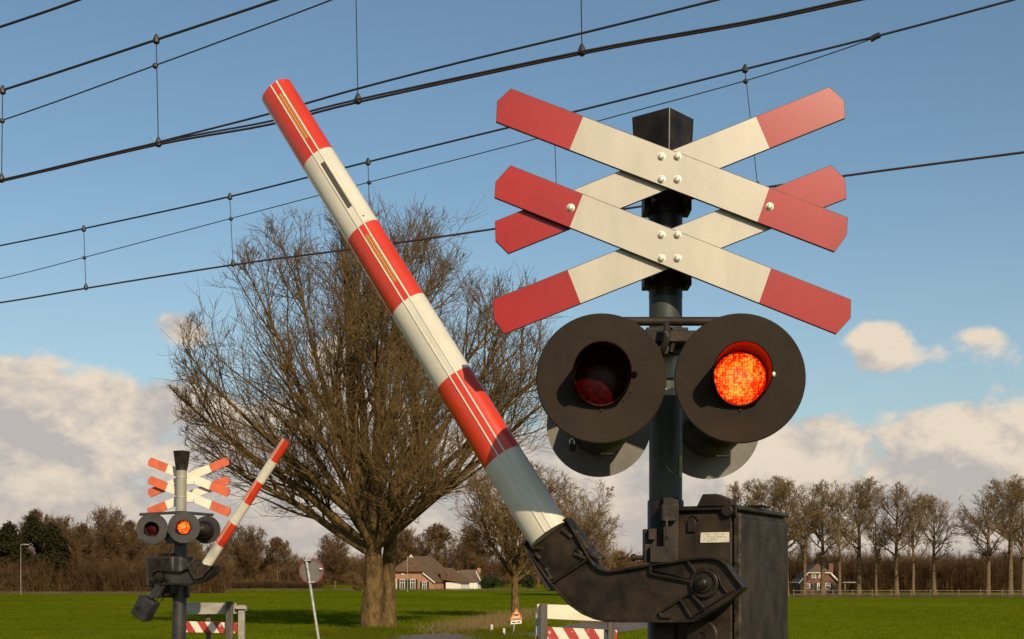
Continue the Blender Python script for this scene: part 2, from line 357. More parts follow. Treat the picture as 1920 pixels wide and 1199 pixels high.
# ------------------------------------------------------------------ trees
def rnd(rs, a, b, n): return a+(b-a)*rs.random(n)
def norm(a): return a/np.maximum(np.linalg.norm(a, axis=-1, keepdims=True), 1e-9)
def grow(rs, S, D, L, r0, r1, k, wander, up):
    n = len(S); P = np.zeros((n, k+1, 3)); P[:, 0] = S; D = norm(D.copy())
    for i in range(k):
        D = norm(D+rs.normal(size=(n, 3))*wander+np.array([0, 0, up])); P[:, i+1] = P[:, i]+D*(L/k)[:, None]
    t = np.linspace(0, 1, k+1)[None, :]; return P, r0[:, None]*(1-t)+r1[:, None]*t
def sprout(rs, P, Rr, cnt, t0, t1, a0, a1):
    n, k1, _ = P.shape; k = k1-1; idx = np.repeat(np.arange(n), cnt); m = len(idx)
    t = rnd(rs, t0, t1, m); f = t*k; i = np.minimum(f.astype(int), k-1); w = (f-i)[:, None]
    S = P[idx, i]*(1-w)+P[idx, i+1]*w; pd = norm(P[idx, i+1]-P[idx, i]); pr_ = Rr[idx, i]*(1-w[:, 0])+Rr[idx, i+1]*w[:, 0]
    q = rs.normal(size=(m, 3)); q = norm(q-pd*(q*pd).sum(1, keepdims=True)); a = np.radians(rnd(rs, a0, a1, m))[:, None]
    return S, pd*np.cos(a)+q*np.sin(a), pr_, t, idx
def envdist(S, D, c, rad):
    o = (S-c)/rad; d = D/rad; A = (d*d).sum(1); B = (o*d).sum(1); C_ = (o*o).sum(1)-1
    disc = np.maximum(B*B-A*C_, 0); t = (-B+np.sqrt(disc))/A; return np.where(C_ > 0, .3, np.maximum(t, .3))
class Tubes:
    def __init__(s): s.V = []; s.Fc = []; s.nv = 0
    def add(s, P, Rr, m):
        n, k, _ = P.shape; T = np.zeros_like(P); T[:, 1:-1] = P[:, 2:]-P[:, :-2]; T[:, 0] = P[:, 1]-P[:, 0]; T[:, -1] = P[:, -1]-P[:, -2]
        T = norm(T); ref = np.array([.37, .91, .17]); A = norm(np.cross(T, ref)); B = np.cross(T, A)
        w = np.arange(m)*2*np.pi/m; V = P[:, :, None, :]+Rr[:, :, None, None]*(A[:, :, None, :]*np.cos(w)[None, None, :, None]+B[:, :, None, :]*np.sin(w)[None, None, :, None])
        base = s.nv+(np.arange(n)[:, None, None]*k+np.arange(k-1)[None, :, None])*m; i = np.arange(m)[None, None, :]; j = (i+1) % m
        Fq = np.stack([base+i, base+j, base+m+j, base+m+i], -1).reshape(-1, 4); s.V.append(V.reshape(-1, 3)); s.Fc.append(Fq); s.nv += n*k*m
    def mesh(s, name, m, smooth=True, extra=None):
        V = np.concatenate(s.V).astype(np.float32); Fq = np.concatenate(s.Fc).astype(np.int32); return rawmesh(name, V, Fq, m, smooth)
def rawmesh(name, V, Fq, m, smooth=True):
    me = bpy.data.meshes.new(name); me.vertices.add(len(V)); me.vertices.foreach_set('co', np.asarray(V, np.float32).ravel())
    q = Fq.shape[1]; me.loops.add(Fq.size); me.loops.foreach_set('vertex_index', np.asarray(Fq, np.int32).ravel()); me.polygons.add(len(Fq))
    me.polygons.foreach_set('loop_start', np.arange(0, Fq.size, q, dtype=np.int32)); me.polygons.foreach_set('use_smooth', np.full(len(Fq), smooth))
    me.materials.append(m); me.update(calc_edges=True); return me
def tree_meshes(seed, Ht, th, r0, n1, crown_c, crown_r, lo, hi, n2, n3, n4, rt, leader, mats, key, extra=None, up1=.05, ang2=(25, 60), flare=.45, sunk=.1, wan=.10, pow_=0):
    rs = np.random.default_rng(seed); big_, small = Tubes(), Tubes(); cc = np.array(crown_c); cr = np.array(crown_r)
    top = leader*Ht if leader else th*1.35; k = 18; zz = np.linspace(-sunk, top, k+1); P = np.zeros((1, k+1, 3)); P[0, :, 2] = zz
    wob = np.cumsum(rs.normal(size=(k+1, 2))*.035*r0*2, axis=0); P[0, :, :2] = wob-wob[0]
    frac = np.clip(zz/top, 0, 1); rr = r0*(1-(.86 if leader else .45)*frac**1.1)+r0*flare*np.exp(-np.maximum(zz, 0)/(r0*1.3))
    big_.add(P, rr[None, :], 18); R0 = rr[None, :]
    S, D, pr0, t, _ = sprout(rs, P, R0, n1, lo, hi, 0, 1)
    azr = np.arange(n1)*2.399+rs.random(n1)*.9; order = np.argsort(-t); ang = np.zeros(n1)
    tt = (t-lo)/(hi-lo); ang = np.radians((61-50*tt)+rs.normal(size=n1)*8) if not leader else np.radians(58-22*tt+rs.normal(size=n1)*7)
    D = np.stack([np.cos(azr)*np.sin(ang), np.sin(azr)*np.sin(ang), np.cos(ang)], 1)
    if extra is not None:
        S = np.concatenate([S, [e[0] for e in extra]]); D = np.concatenate([D, [e[1] for e in extra]]); pr0 = np.concatenate([pr0, [e[2] for e in extra]])
    L = envdist(S, norm(D), cc, cr)*rnd(rs, .86, 1.03, len(S)); L = np.maximum(L, 1.0)
    rb = np.minimum(pr0*.62, .018*L+.045)*rnd(rs, .85, 1.15, len(S))
    P1, R1 = grow(rs, S, D, L, rb, np.full(len(S), rt*1.5), 9, wan, up1); big_.add(P1, R1, 7)
    if n2:
        S, D, p_, t, ix = sprout(rs, P1, R1, n2, .22 if pow_ else .12, .98, *ang2); D = D+np.array([0, 0, .12])
        L2 = np.minimum(L[ix]*(.55-.30*t)*rnd(rs, .6, 1.25, len(S)), envdist(S, norm(D), cc, cr)*1.03); L2 = np.maximum(L2, .5)
        P2, R2 = grow(rs, S, D, L2, np.minimum(p_*.6, .014*L2+.012), np.full(len(S), rt), 6, wan*1.15, .04+.05*pow_); big_.add(P2, R2, 5)
        S, D, p_, t, ix = sprout(rs, P2, R2, n3, .10, 1.0, 25, 62)
        L3 = np.minimum(L2[ix]*(.55-.2*t)*rnd(rs, .6, 1.3, len(S)), envdist(S, norm(D), cc, cr)*1.05+.25); L3 = np.maximum(L3, .3)
        P3, R3 = grow(rs, S, D, L3, np.minimum(p_*.65, rt*1.5), np.full(len(S), rt*.75), 4, wan*1.3, .04+.06*pow_); small.add(P3, R3, 3)
        S, D, p_, t, ix = sprout(rs, P3, R3, n4, .12, 1.0, 22, 60)
        L4 = np.maximum(L3[ix]*rnd(rs, .3, .65, len(S)), .22)
        P4, R4 = grow(rs, S, D, L4, np.full(len(S), rt*.85), np.full(len(S), rt*.45), 2, wan*1.3, .05+.06*pow_); small.add(P4, R4, 3)
    return big_.mesh(key+'_trunk', mats[0]), small.mesh(key+'_crown', mats[1])
def put_tree(name, meshes, loc, rz, scl, label, cat='tree', group=None):
    t = thing(name, loc, label, cat, group); t.rotation_euler = (0, 0, rz); t.scale = scl if isinstance(scl, tuple) else (scl,)*3
    for nm, me in zip(('trunk', 'crown'), meshes):
        o = bpy.data.objects.new(nm, me); COL.objects.link(o); o.parent = t
    return t
# the big oak: base at pixel (697, 1180)
ob = gpt(695, 1181); OY = ob.y
mm_ = tree_meshes(11, 24, 5.4, .60, 22, (.1, 0, 13.3), (10.8, 9.2, 9.7), .56, .99, 16, 8, 7, .0145, 0, (M['bark'], M['twig']), 'oak',
                  extra=[(np.array([-.3, -.1, 1.9]), np.array([-.8, -.1, .9]), .34), (np.array([.25, 0, 4.6]), np.array([.62, -.1, .5]), .5),
                         (np.array([0, 0, 5.6]), np.array([.05, 0, 1.]), .65), (np.array([-.2, 0, 5.4]), np.array([-.25, .1, 1.]), .6), (np.array([.3, .1, 5.2]), np.array([.3, .2, 1.]), .6),
                         (np.array([-.3, 0, 4.6]), np.array([-.75, -.1, .9]), .5), (np.array([.0, -.3, 4.9]), np.array([.12, -.5, .9]), .5)], up1=.035, ang2=(20, 50), flare=.10, wan=.075, pow_=1)
oak = put_tree('oak_tree', mm_, ob, 0, 1.0, 'huge bare oak with a broad round crown filling the middle left of the picture', 'tree', None)
# its second stem, close behind the first
mb = MB(); mb.tube([ob+Vector((.86, 1.6, -.1)), ob+Vector((.82, 1.6, 1.2)), ob+Vector((.80, 1.6, 3.2)), ob+Vector((1.0, 1.4, 5.5)), ob+Vector((2.2, 1.4, 9.5)), ob+Vector((4.2, 1.6, 14))], [.50, .42, .40, .36, .22, .1], 14)
mb.build('stem', M['bark'], oak)
b2 = gpt(964, 1160)
mm2 = tree_meshes(23, 10.5, 3.0, .30, 16, (0, 0, 6.6), (5.6, 5.2, 4.2), .55, .99, 12, 8, 6, .016, 0, (M['bark'], M['twig']), 'small_oak', up1=.03)
put_tree('bare_tree', mm2, b2, 1.0, (1.0, 1.0, 1.0), 'smaller bare tree behind the triangular warning sign, left of the near barrier foot')
b3 = gpt(1093, 1118)
mm3 = tree_meshes(31, 17, 4.0, .36, 18, (0, 0, 10.0), (6.8, 6.5, 7.4), .5, .99, 12, 8, 6, .024, 0, (M['bark2'], M['twig2']), 'round_tree', up1=.03)
put_tree('bare_tree', mm3, b3, .4, (1., 1., 1.0), 'round-crowned bare tree seen between the red and white boom and the near post')
# avenue
protos = []
for i, sd_ in enumerate((41, 45, 43, 44)):
    protos.append(tree_meshes(sd_, 16, 5.0, .28+.04*(i % 2), 18, (0, 0, 10.8), (4.4, 4.4, 5.5), .34, .97, 10, 7, 4, .0165, .86, (M['bark2'], M['twig2']), 'avenue%d' % i, up1=.085, wan=.10))
AV = [(1392, 905, 1.05), (1441, 898, 1.15), (1474, 897, 1.1), (1508, 915, .9), (1542, 902, 1.0), (1574, 922, .85), (1611, 900, 1.12), (1643, 935, .8), (1681, 908, 1.0),
      (1712, 925, .85), (1751, 930, .95), (1852, 900, 1.1), (1894, 893, 1.05), (1917, 905, .95)]
desc = ['nearest the near post, behind the barrier machine', 'second behind the barrier machine, its crown above the lid', 'just left of the lid corner, trunk hidden by the machine',
        'between the machine and the brick cottage', 'trunk standing in front of the middle of the brick cottage', 'thin trunk at the right end of the brick cottage',
        'thick trunk first to the right of the brick cottage', 'thin short trunk second right of the brick cottage', 'third right of the brick cottage', 'fourth right of the brick cottage, slim',
        'last before the wide gap in the row', 'first after the wide gap in the row', 'second after the wide gap, tallest crown', 'at the right edge of the photo']
for i, (px, top, wf) in enumerate(AV):
    rs_ = random.Random(i*5+1); b = gpt(px, 1118+rs_.uniform(-1.0, 1.0)); h = EYE-b.z+(HOR-top)/F*b.y; s = h/16.1
    put_tree('avenue_tree', protos[(i*3+1) % 4], b, rs_.uniform(0, 6.2), (s*wf*1.16, s*wf*1.16, s), 'tall bare avenue tree '+desc[i], 'tree', 'bare avenue trees along the far edge of the field')
# mixed trees at the left edge of the field
lp = [tree_meshes(61, 14, 2.5, .26, 20, (0, 0, 8.2), (6.0, 5.5, 6.0), .3, .95, 12, 9, 5, .034, .8, (M['bark'], M['twig3']), 'lefta'),
      tree_meshes(62, 14, 3.0, .30, 20, (0, 0, 8.4), (5.6, 5.5, 6.0), .5, .99, 14, 9, 5, .032, 0, (M['bark'], M['twig3']), 'leftb')]
LT = [(8, 995, 0, 'at the left edge of the photo, russet'), (72, 960, 0, 'rising over the dark evergreens'), (112, 968, 1, 'with a pale trunk, between the evergreens and the round tree'), (150, 985, 0, 'beside the evergreens, with short russet crown'),
      (201, 951, 1, 'with the open round crown, standing left of the distant signal lamps'), (248, 980, 0, 'directly left of the distant barrier machine'), (300, 985, 0, 'behind the distant signal lamps'),
      (352, 1000, 1, 'behind the distant signal post'), (412, 1015, 0, 'behind the distant boom foot'), (462, 985, 1, 'right of the distant boom'), (520, 1010, 0, 'left of the round sign'),
      (628, 1002, 1, 'directly left of the oak trunk'), (760, 990, 1, 'over the left end of the farmhouse roof'), (822, 985, 0, 'over the ridge of the farmhouse'), (885, 990, 1, 'over the small barn right of the farmhouse'), (1010, 1000, 0, 'between the smaller tree and the boom foot'),
      (1165, 1035, 0, 'low, behind the boom holder')]
for i, (px, top, k, d) in enumerate(LT):
    rs_ = random.Random(i*7+3); by = 1112 if px < 340 else 1103; b = gpt(px, by+rs_.uniform(-1.5, 1)); b.y += 0
    if px > 700: b = gpt(px, 1101)
    h = EYE-b.z+(HOR-top)/F*b.y; s = h/14.2
    put_tree('bare_tree', lp[k], b, rs_.uniform(0, 6.2), (s*(.8 if px < 340 else 1.0),)*2+(s,), 'bare background tree '+d, 'tree', 'bare trees along the far field edge')
# leafy masses
def leaf_blob(rs, blobs, n, size):
    V = []; w = np.array([b[3]*b[4]*b[5] for b in blobs]); idx = rs.choice(len(blobs), n, p=w/w.sum()); B = np.array(blobs)[idx]
    d = norm(rs.normal(size=(n, 3))); r = rs.random(n)**.4; r = r*(1+.25*np.sin(d[:, 0]*7+idx)*np.cos(d[:, 2]*6))
    C_ = B[:, :3]+d*r[:, None]*B[:, 3:6]; u = norm(rs.normal(size=(n, 3))); v = norm(np.cross(u, rs.normal(size=(n, 3)))); s = size*rnd(rs, .5, 1.3, n)[:, None]
    V = np.stack([C_-u*s, C_-v*s*.6, C_+u*s, C_+v*s*.6], 1).reshape(-1, 3); return V, np.arange(n*4).reshape(-1, 4)
rs = np.random.default_rng(5)
def evergreen(px, top, w, label):
    b = gpt(px, 1113); h = EYE-b.z+(HOR-top)/F*b.y; rw = w/F*b.y
    bl = [(rs.normal()*rw*.35, rs.normal()*rw*.3, z, rw*rs.uniform(.45, .8), rw*.7, h*rs.uniform(.09, .16)) for z in np.linspace(h*.4, h*.9, 9)]
    t = thing('evergreen_tree', b, label, 'tree', 'dark evergreens at the left'); V, Fq = leaf_blob(rs, bl, 9000, .20)
    o = bpy.data.objects.new('crown', rawmesh('evergreen_crown', V, Fq, M['leaf'], False)); COL.objects.link(o); o.parent = t
    MB().tube([b+Vector((0, 0, -.1)), b+Vector((.1, 0, h*.5)), b+Vector((0, 0, h*.85))], [.3, .2, .06], 8).build('trunk', M['bark'], t)
evergreen(18, 980, 24, 'dark evergreen nearest the left edge of the photo'); evergreen(47, 970, 20, 'tallest dark evergreen at the left of the field')
evergreen(112, 985, 22, 'broad dark evergreen with brownish crown, right of the tallest'); evergreen(80, 1040, 20, 'low dark evergreen within the thicket')
def shrub(px0, px1, top, base, label, n=7000, m='hedge', name='hedge', size=.14):
    b = gpt((px0+px1)/2, base); h = EYE-b.z+(HOR-top)/F*b.y; w = (px1-px0)/F*b.y
    bl = [(rs.uniform(-.38, .38)*w, rs.normal()*.4, rs.uniform(.25, .62)*h, w*.17, 1.0, h*.34) for _ in range(12)]
    V, Fq = leaf_blob(rs, bl, n, size); o = bpy.data.objects.new(name, rawmesh(name, V, Fq, M[m], False)); COL.objects.link(o); o.location = b
    return tag(o, label, 'shrub' if name != 'hedge' else 'hedge')
shrub(900, 952, 1078, 1106, 'dark green rounded hedge right of the farmhouse')
shrub(962, 1004, 1062, 1106, 'tall dark green shrub behind the smaller tree trunk', name='shrub')
# brushwood chunk, repeated: nobody could count its stems
def brush_mesh(seed, wx, wy, h, n, key, m, rt=.035):
    rs = np.random.default_rng(seed); T = Tubes(); S = np.stack([rnd(rs, -wx/2, wx/2, n), rnd(rs, -wy/2, wy/2, n), np.full(n, -.1)], 1)
    D = np.stack([rs.normal(size=n)*.18, rs.normal(size=n)*.18, np.ones(n)], 1); L = h*rnd(rs, .55, 1.05, n)
    P, Rr = grow(rs, S, D, L, np.full(n, rt*1.7), np.full(n, rt*.6), 5, .10, .05); T.add(P, Rr, 4)
    S, D, p_, t, ix = sprout(rs, P, Rr, 12, .03, 1, 20, 55); L2 = L[ix]*rnd(rs, .15, .42, len(S)); P2, R2 = grow(rs, S, D, L2, np.full(len(S), rt*.7), np.full(len(S), rt*.4), 3, .18, .06); T.add(P2, R2, 3)
    S, D, p_, t, ix = sprout(rs, P2, R2, 5, .1, 1, 20, 60); L3 = L2[ix]*rnd(rs, .25, .6, len(S)); P3, R3 = grow(rs, S, D, L3, np.full(len(S), rt*.55), np.full(len(S), rt*.35), 1, .18, .05); T.add(P3, R3, 3)
    return T.mesh(key, m)
br = [brush_mesh(71, 26, 7, 6.5, 420, 'brush_a', M['twig3']), brush_mesh(72, 26, 7, 6.5, 420, 'brush_b', M['twig3'])]
def brush(px, base, top, wpx, i, dy=0, kind='thicket'):
    v_ = random.Random(i*13+px); top = top+v_.uniform(-10, 9); px = px+v_.uniform(-12, 12); wpx *= v_.uniform(.8, 1.1)
    b = gpt(px, base); b.y += dy+v_.uniform(-3, 6); b.x = (px-960)/F*b.y; h = EYE-b.z+(HOR-top)/F*b.y; w = wpx/F*b.y
    o = bpy.data.objects.new(kind, br[i % 2]); COL.objects.link(o); o.location = b; o.scale = (w/26*(-1 if i % 3 == 0 else 1), 1, h/6.8); o.rotation_euler = (0, 0, (i % 2)*math.pi); o['kind'] = 'stuff'
i = 0
for px in range(-60, 380, 80):                     # left wood, low front and taller back
    brush(px, 1113, 1052, 150, i); i += 1
for px in range(-40, 420, 120): brush(px, 1109, 1018, 165, i, 14, 'wood'); i += 1
for px in range(380, 760, 120): brush(px, 1100, 1052, 160, i, 60, 'wood'); i += 1
for px in range(700, 1240, 130): brush(px, 1098, 1040, 170, i, 40, 'wood'); i += 1
for px in range(1240, 1960, 85): brush(px, 1113, 1047, 150, i, 16, 'wood'); i += 1
for px in range(1300, 1960, 130): brush(px, 1106, 1042, 170, i, 30, 'wood'); i += 1
for px in range(-400, 2400, 250): brush(px, 1092, 1050, 320, i, 260, 'wood'); i += 1
for px in range(370, 640, 90): brush(px, 1104, 1096, 110, i, 0, 'low_hedge'); i += 1

# ------------------------------------------------------------------ buildings
def house_window(mb_parent, Mx, x, z0, z1, w, shut, grid=(2, 3), y=-.06):
    m_ = MB(); m_.M = Mx; t = .10
    for a in ((x-w/2, z0, t, z1-z0), (x+w/2-t, z0, t, z1-z0)): m_.box((a[0]+t/2, y, (z0+z1)/2), (t, .1, z1-z0))
    m_.box((x, y, z0+t/2), (w-2*t, .1, t)); m_.box((x, y, z1-t/2), (w-2*t, .1, t)); m_.box((x, y+.005, z0+(z1-z0)*.66), (w-2*t, .09, .09)); m_.box((x, y+.012, (z0+z1)/2), (.06, .08, z1-z0-2*t))
    wi = m_.build('window', M['white'], mb_parent); p = MB(); p.M = Mx; p.box((x, y+.045, (z0+z1)/2), (w-2*t, .02, z1-z0-2*t)); p.build('pane', M['glass'], wi)
    for sx_ in shut:
        q = MB(); q.M = Mx; q.box((x+sx_*(w/2+.24), y+.01, (z0+z1)/2), (.42, .06, z1-z0-.05)); q.build('shutter', M['shutter'], mb_parent)
def farmhouse():
    b = gpt(763, 1107.5); t = thing('farmhouse', b, 'long salmon brick farmhouse with brown thatched roof and dark shutters, right of the oak trunk', 'house')
    Mx = Matrix.Translation(b) @ Matrix.Rotation(R(-15), 4, 'Z'); s = 1.0
    m_ = MB(); m_.M = Mx; m_.prism([(-5.8, 0, 0), (5.8, 0, 0), (5.8, 0, 1.75), (3.4, 0, 3.6), (-3.4, 0, 3.6), (-5.8, 0, 1.75)], (0, 15, 0)); m_.build('wall', M['brick'], t)
    m_ = MB(); m_.M = Mx
    V = [(-6.2, -.35, 1.7), (-3.5, -.45, 3.85), (0, 2.6, 7.0), (3.5, -.45, 3.85), (6.2, -.35, 1.7), (6.2, 16, 1.7), (0, 16, 7.0), (-6.2, 16, 1.7), (-5.85, .02, 1.7), (-3.35, .02, 3.60), (3.35, .02, 3.60), (5.85, .02, 1.7)]
    m_.add(V, [(1, 3, 2), (3, 4, 5, 6, 2), (1, 2, 6, 7, 0), (5, 7, 6), (0, 8, 9, 1), (1, 9, 10, 3), (3, 10, 11, 4), (4, 11, 5), (8, 0, 7)])
    rf = m_.build('roof', M['thatch'], t, smooth=False)
    m_ = MB(); m_.M = Mx; m_.box((0, -.42, 3.78), (7.2, .16, .22)); m_.build('eaves_edge', M['tiledark'], rf)
    for sgn in (-1, 1):
        m_ = MB(); m_.M = Mx; m_.prism([(sgn*6.1, -.40, 1.45), (sgn*3.5, -.40, 3.42), (sgn*3.5, -.40, 3.66), (sgn*6.1, -.40, 1.69)], (0, -.1, 0)); m_.build('bargeboard', M['white'], t, smooth=False)
    m_ = MB(); m_.M = Mx; m_.prism([(-.55, 2.3, 6.5), (0, 2.3, 7.3), (.55, 2.3, 6.5), (.3, 2.3, 6.5), (0, 2.3, 6.95), (-.3, 2.3, 6.5)], (0, .2, 0)); m_.build('ridge_board', M['white'], t, smooth=False)
    house_window(t, Mx, -4.47, .15, 1.5, .95, (-1, 1)); house_window(t, Mx, -.95, .15, 2.25, 1.1, (-1, 1)); house_window(t, Mx, 1.27, .15, 2.25, 1.1, (-1, 1)); house_window(t, Mx, 3.75, .15, 1.8, .95, (-1, 1))
    house_window(t, Mx, -.9, 3.12, 3.45, .6, ())
    d = MB(); d.M = Mx; d.box((-2.68, -.05, 1.1), (.62, .08, 1.55)); dr = d.build('door', M['shutter'], t)
    d = MB(); d.M = Mx; d.box((-3.06, -.06, 1.15), (.12, .1, 2.3)); d.box((-2.30, -.06, 1.15), (.12, .1, 2.3)); d.box((-2.68, -.06, 2.24), (.64, .1, .12)); d.box((-2.68, -.06, 1.93), (.64, .1, .08)); d.build('door_frame', M['white'], dr)
    # lower wing on the right
    m_ = MB(); m_.M = Mx; m_.box((8.2, 8.0, .8), (3.2, 6, 1.6)); w = m_.build('side_wing', M['white'], t)
    m_ = MB(); m_.M = Mx; m_.prism([(5.6, 4.6, 2.2), (10.2, 4.6, 1.5), (10.2, 4.6, 1.7), (5.6, 4.6, 4.6)], (0, 8, 0)); m_.build('wing_roof', M['thatch'], w, smooth=False)
    return t
farmhouse()
def barn():
    b = gpt(876, 1105); t = thing('barn', b, 'small barn with grey-brown tiled roof and white verge boards right of the farmhouse', 'barn')
    Mx = Matrix.Translation(b) @ Matrix.Rotation(R(-6), 4, 'Z')
    m_ = MB(); m_.M = Mx; m_.box((0, 3, .8), (4.6, 5.6, 1.6)); m_.build('wall', M['white'], t)
    m_ = MB(); m_.M = Mx; m_.prism([(-2.0, 3, 4.0), (2.0, 3, 4.0), (3.1, 0, 1.5), (-2.6+1.6, 0, 1.5)], (0, .3, .3)); m_.prism([(-2.0, 3.3, 4.25), (2.0, 3.3, 4.25), (2.9, 6.4, 1.7), (-2.9, 6.4, 1.7)], (0, -.2, -.2)); r_ = m_.build('roof', M['tile'], t, smooth=False)
    for q in (([(-3.9, -.2, 4.4), (-3.65, -.2, 4.4), (-.95, -.2, 1.4), (-1.25, -.2, 1.2)], .2), ([(-2.1, -.1, 4.0), (-1.95, -.1, 4.0), (.3, -.1, 1.5), (.15, -.1, 1.4)], .15), ([(1.9, -.1, 4.0), (2.05, -.1, 4.0), (3.2, -.1, 1.6), (3.0, -.1, 1.6)], .1)):
        m_ = MB(); m_.M = Mx; m_.prism(q[0], (0, q[1], 0)); m_.build('verge_board', M['white'], t, smooth=False)
    m_ = MB(); m_.M = Mx; m_.box((2.2, 3.4, 4.1), (.7, .7, 1.1)); m_.build('chimney', M['brick'], t)
barn()
for k in range(4):
    b = gpt(873+k*5.2, 1106.5); m_ = MB(); m_.lathe(b+Vector((0, 0, 0)), (0, 0, 1), [(.30, 0), (.42, .25), (.40, .5), (.2, .68)], 12); o = m_.build('white_bale', M['white'], loc=b)
    tag(o, ['leftmost', 'second', 'third', 'rightmost'][k]+' of the four rounded white bales beside the barn', 'bale', 'rounded white bales by the barn')
def cottage():
    b = gpt(1536, 1113.5); t = thing('brick_cottage', b, 'brown brick cottage with white gable edges behind the avenue trees at the right', 'house'); Mx = Matrix.Translation(b) @ Matrix.Rotation(R(-4), 4, 'Z')
    k = b.y/F; hw = 35*k; ez = 20*k; cz_ = 39*k; az_ = 56*k; cx = 21*k
    m_ = MB(); m_.M = Mx; m_.prism([(-hw, 0, 0), (hw, 0, 0), (hw, 0, ez), (cx, 0, cz_), (-cx, 0, cz_), (-hw, 0, ez)], (0, 9, 0)); m_.build('wall', M['brickdark'], t)
    m_ = MB(); m_.M = Mx; V = [(-hw-.3, -.3, ez), (-cx-.1, -.3, cz_+.15), (0, 1.8, az_), (cx+.1, -.3, cz_+.15), (hw+.3, -.3, ez), (hw+.3, 9.5, ez), (0, 8, az_), (-hw-.3, 9.5, ez), (-hw, .02, ez), (-cx, .02, cz_), (cx, .02, cz_), (hw, .02, ez)]
    m_.add(V, [(1, 3, 2), (3, 4, 5, 6, 2), (1, 2, 6, 7, 0), (5, 7, 6), (0, 8, 9, 1), (1, 9, 10, 3), (3, 10, 11, 4), (4, 11, 5), (8, 0, 7)]); m_.build('roof', M['tile'], t, smooth=False)
    for sgn in (-1, 1):
        m_ = MB(); m_.M = Mx; m_.prism([(sgn*(hw+.35), -.38, ez-.25), (sgn*cx, -.38, cz_-.2), (sgn*cx, -.38, cz_+.12), (sgn*(hw+.35), -.38, ez+.08)], (0, -.08, 0)); m_.build('bargeboard', M['white'], t, smooth=False)
    m_ = MB(); m_.M = Mx; m_.box((0, -.38, cz_+.02), (2*cx, .08, .14)); m_.build('eaves_board', M['white'], t, smooth=False)
    for x, z0, z1, w, s_ in ((-21*k, 10*k, 19*k, 8*k, (1,)), (0*k, 7*k, 20*k, 8*k, (-1, 1)), (16*k, 7*k, 20*k, 9*k, (-1, 1)), (-10*k, 29*k, 38*k, 8*k, ()), (2*k, 29*k, 38*k, 6*k, ())): house_window(t, Mx, x, z0, z1, w, s_)
    m_ = MB(); m_.M = Mx; m_.box((27*k, 3, 45*k), (8*k, .8, 24*k)); m_.build('chimney', M['brickdark'], t)
    for x, w_, ps in ((-hw-1.3, 2.0, (-hw-2.1,)), (hw+2.1, 2.6, (hw+1.2, hw+3.2))):
        m_ = MB(); m_.M = Mx; m_.box((x, 1, ez+.1), (w_, 1.5, .15)); v_ = m_.build('veranda_roof', M['wood_light'], t, smooth=False)
        for x2 in ps: m_ = MB(); m_.M = Mx; m_.box((x2, .6, ez/2), (.12, .12, ez-.1)); m_.build('veranda_post', M['wood_light'], v_, smooth=False)
cottage()
# far white car
def car():
    b = Vector(((498-960)/F*560, 560, -1.3)); t = thing('parked_car', b, 'tiny white car far off beyond the field, left of the round sign', 'car')
    m_ = MB(); m_.prism([b+Vector(p) for p in ((-2.1, 0, .35), (2.1, 0, .35), (2.15, 0, .8), (1.2, 0, .95), (.6, 0, 1.42), (-1.3, 0, 1.45), (-1.95, 0, .95), (-2.15, 0, .85))], (0, 1.7, 0)); m_.build('body', M['white'], t)
    m_ = MB(); m_.prism([b+Vector(p) for p in ((.95, -.01, .98), (.5, -.01, 1.34), (-1.2, -.01, 1.36), (-1.6, -.01, .98))], (0, .04, 0)); m_.build('side_window', M['glass'], t)
    for x in (-1.3, 1.3): MB().cyl(b+Vector((x, -.05, .34)), b+Vector((x, .2, .34)), .34).build('wheel', M['dark'], t)
car()
# fences along the far edge
def rail_fence(p0, p1, y, label):
    X0 = (p0-960)/F*y; X1 = (p1-960)/F*y; n = int((X1-X0)/2.6); t = thing('rail_fence', ((X0+X1)/2, y, gz(y)), label, 'fence')
    for k in range(n+1):
        x = X0+(X1-X0)*k/n; MB().box((x, y, gz(y)+.55), (.11, .11, 1.2)).build('post', M['fence'], t)
    for z in (.5, .95): MB().box(((X0+X1)/2, y-.07, gz(y)+z), (X1-X0+.2, .04, .08)).build('rail', M['fence'], t)
rail_fence(1488, 1745, 177, 'low wooden rail fence under the avenue trees, left of the gap'); rail_fence(1757, 1960, 177, 'low wooden rail fence under the avenue trees, right of the gap')
def pole(px, top, base, r, label, cat='pole', lamp=False, name='pole'):
    b = gpt(px, base); h = EYE-b.z+(HOR-top)/F*b.y; t = thing(name, b, label, cat)
    MB().cyl(b, b+Vector((0, 0, h)), r, r*.6, 8).build('mast', M['wood_light'], t)
    if lamp:
        m_ = MB(); m_.tube([b+Vector((0, 0, h)), b+Vector((.5, 0, h+.1)), b+Vector((.9, 0, h+.08))], .06, 6); m_.box(b+Vector((1.0, 0, h+.06)), (.7, .25, .14)); m_.build('lamp_head', M['wood_light'], t)
    else: MB().lathe(b+Vector((0, 0, h)), (0, 0, 1), [(.04, 0), (.06, .05), (.01, .12)], 8, cap1=False).build('knob', M['white'], t)
pole(764, 1046, 1110, .07, 'thin pale flagpole in front of the farmhouse', 'flagpole', name='flagpole'); pole(39, 1022, 1115, .05, 'thin pale street lamp before the dark evergreens', 'street lamp', True, 'street_lamp')

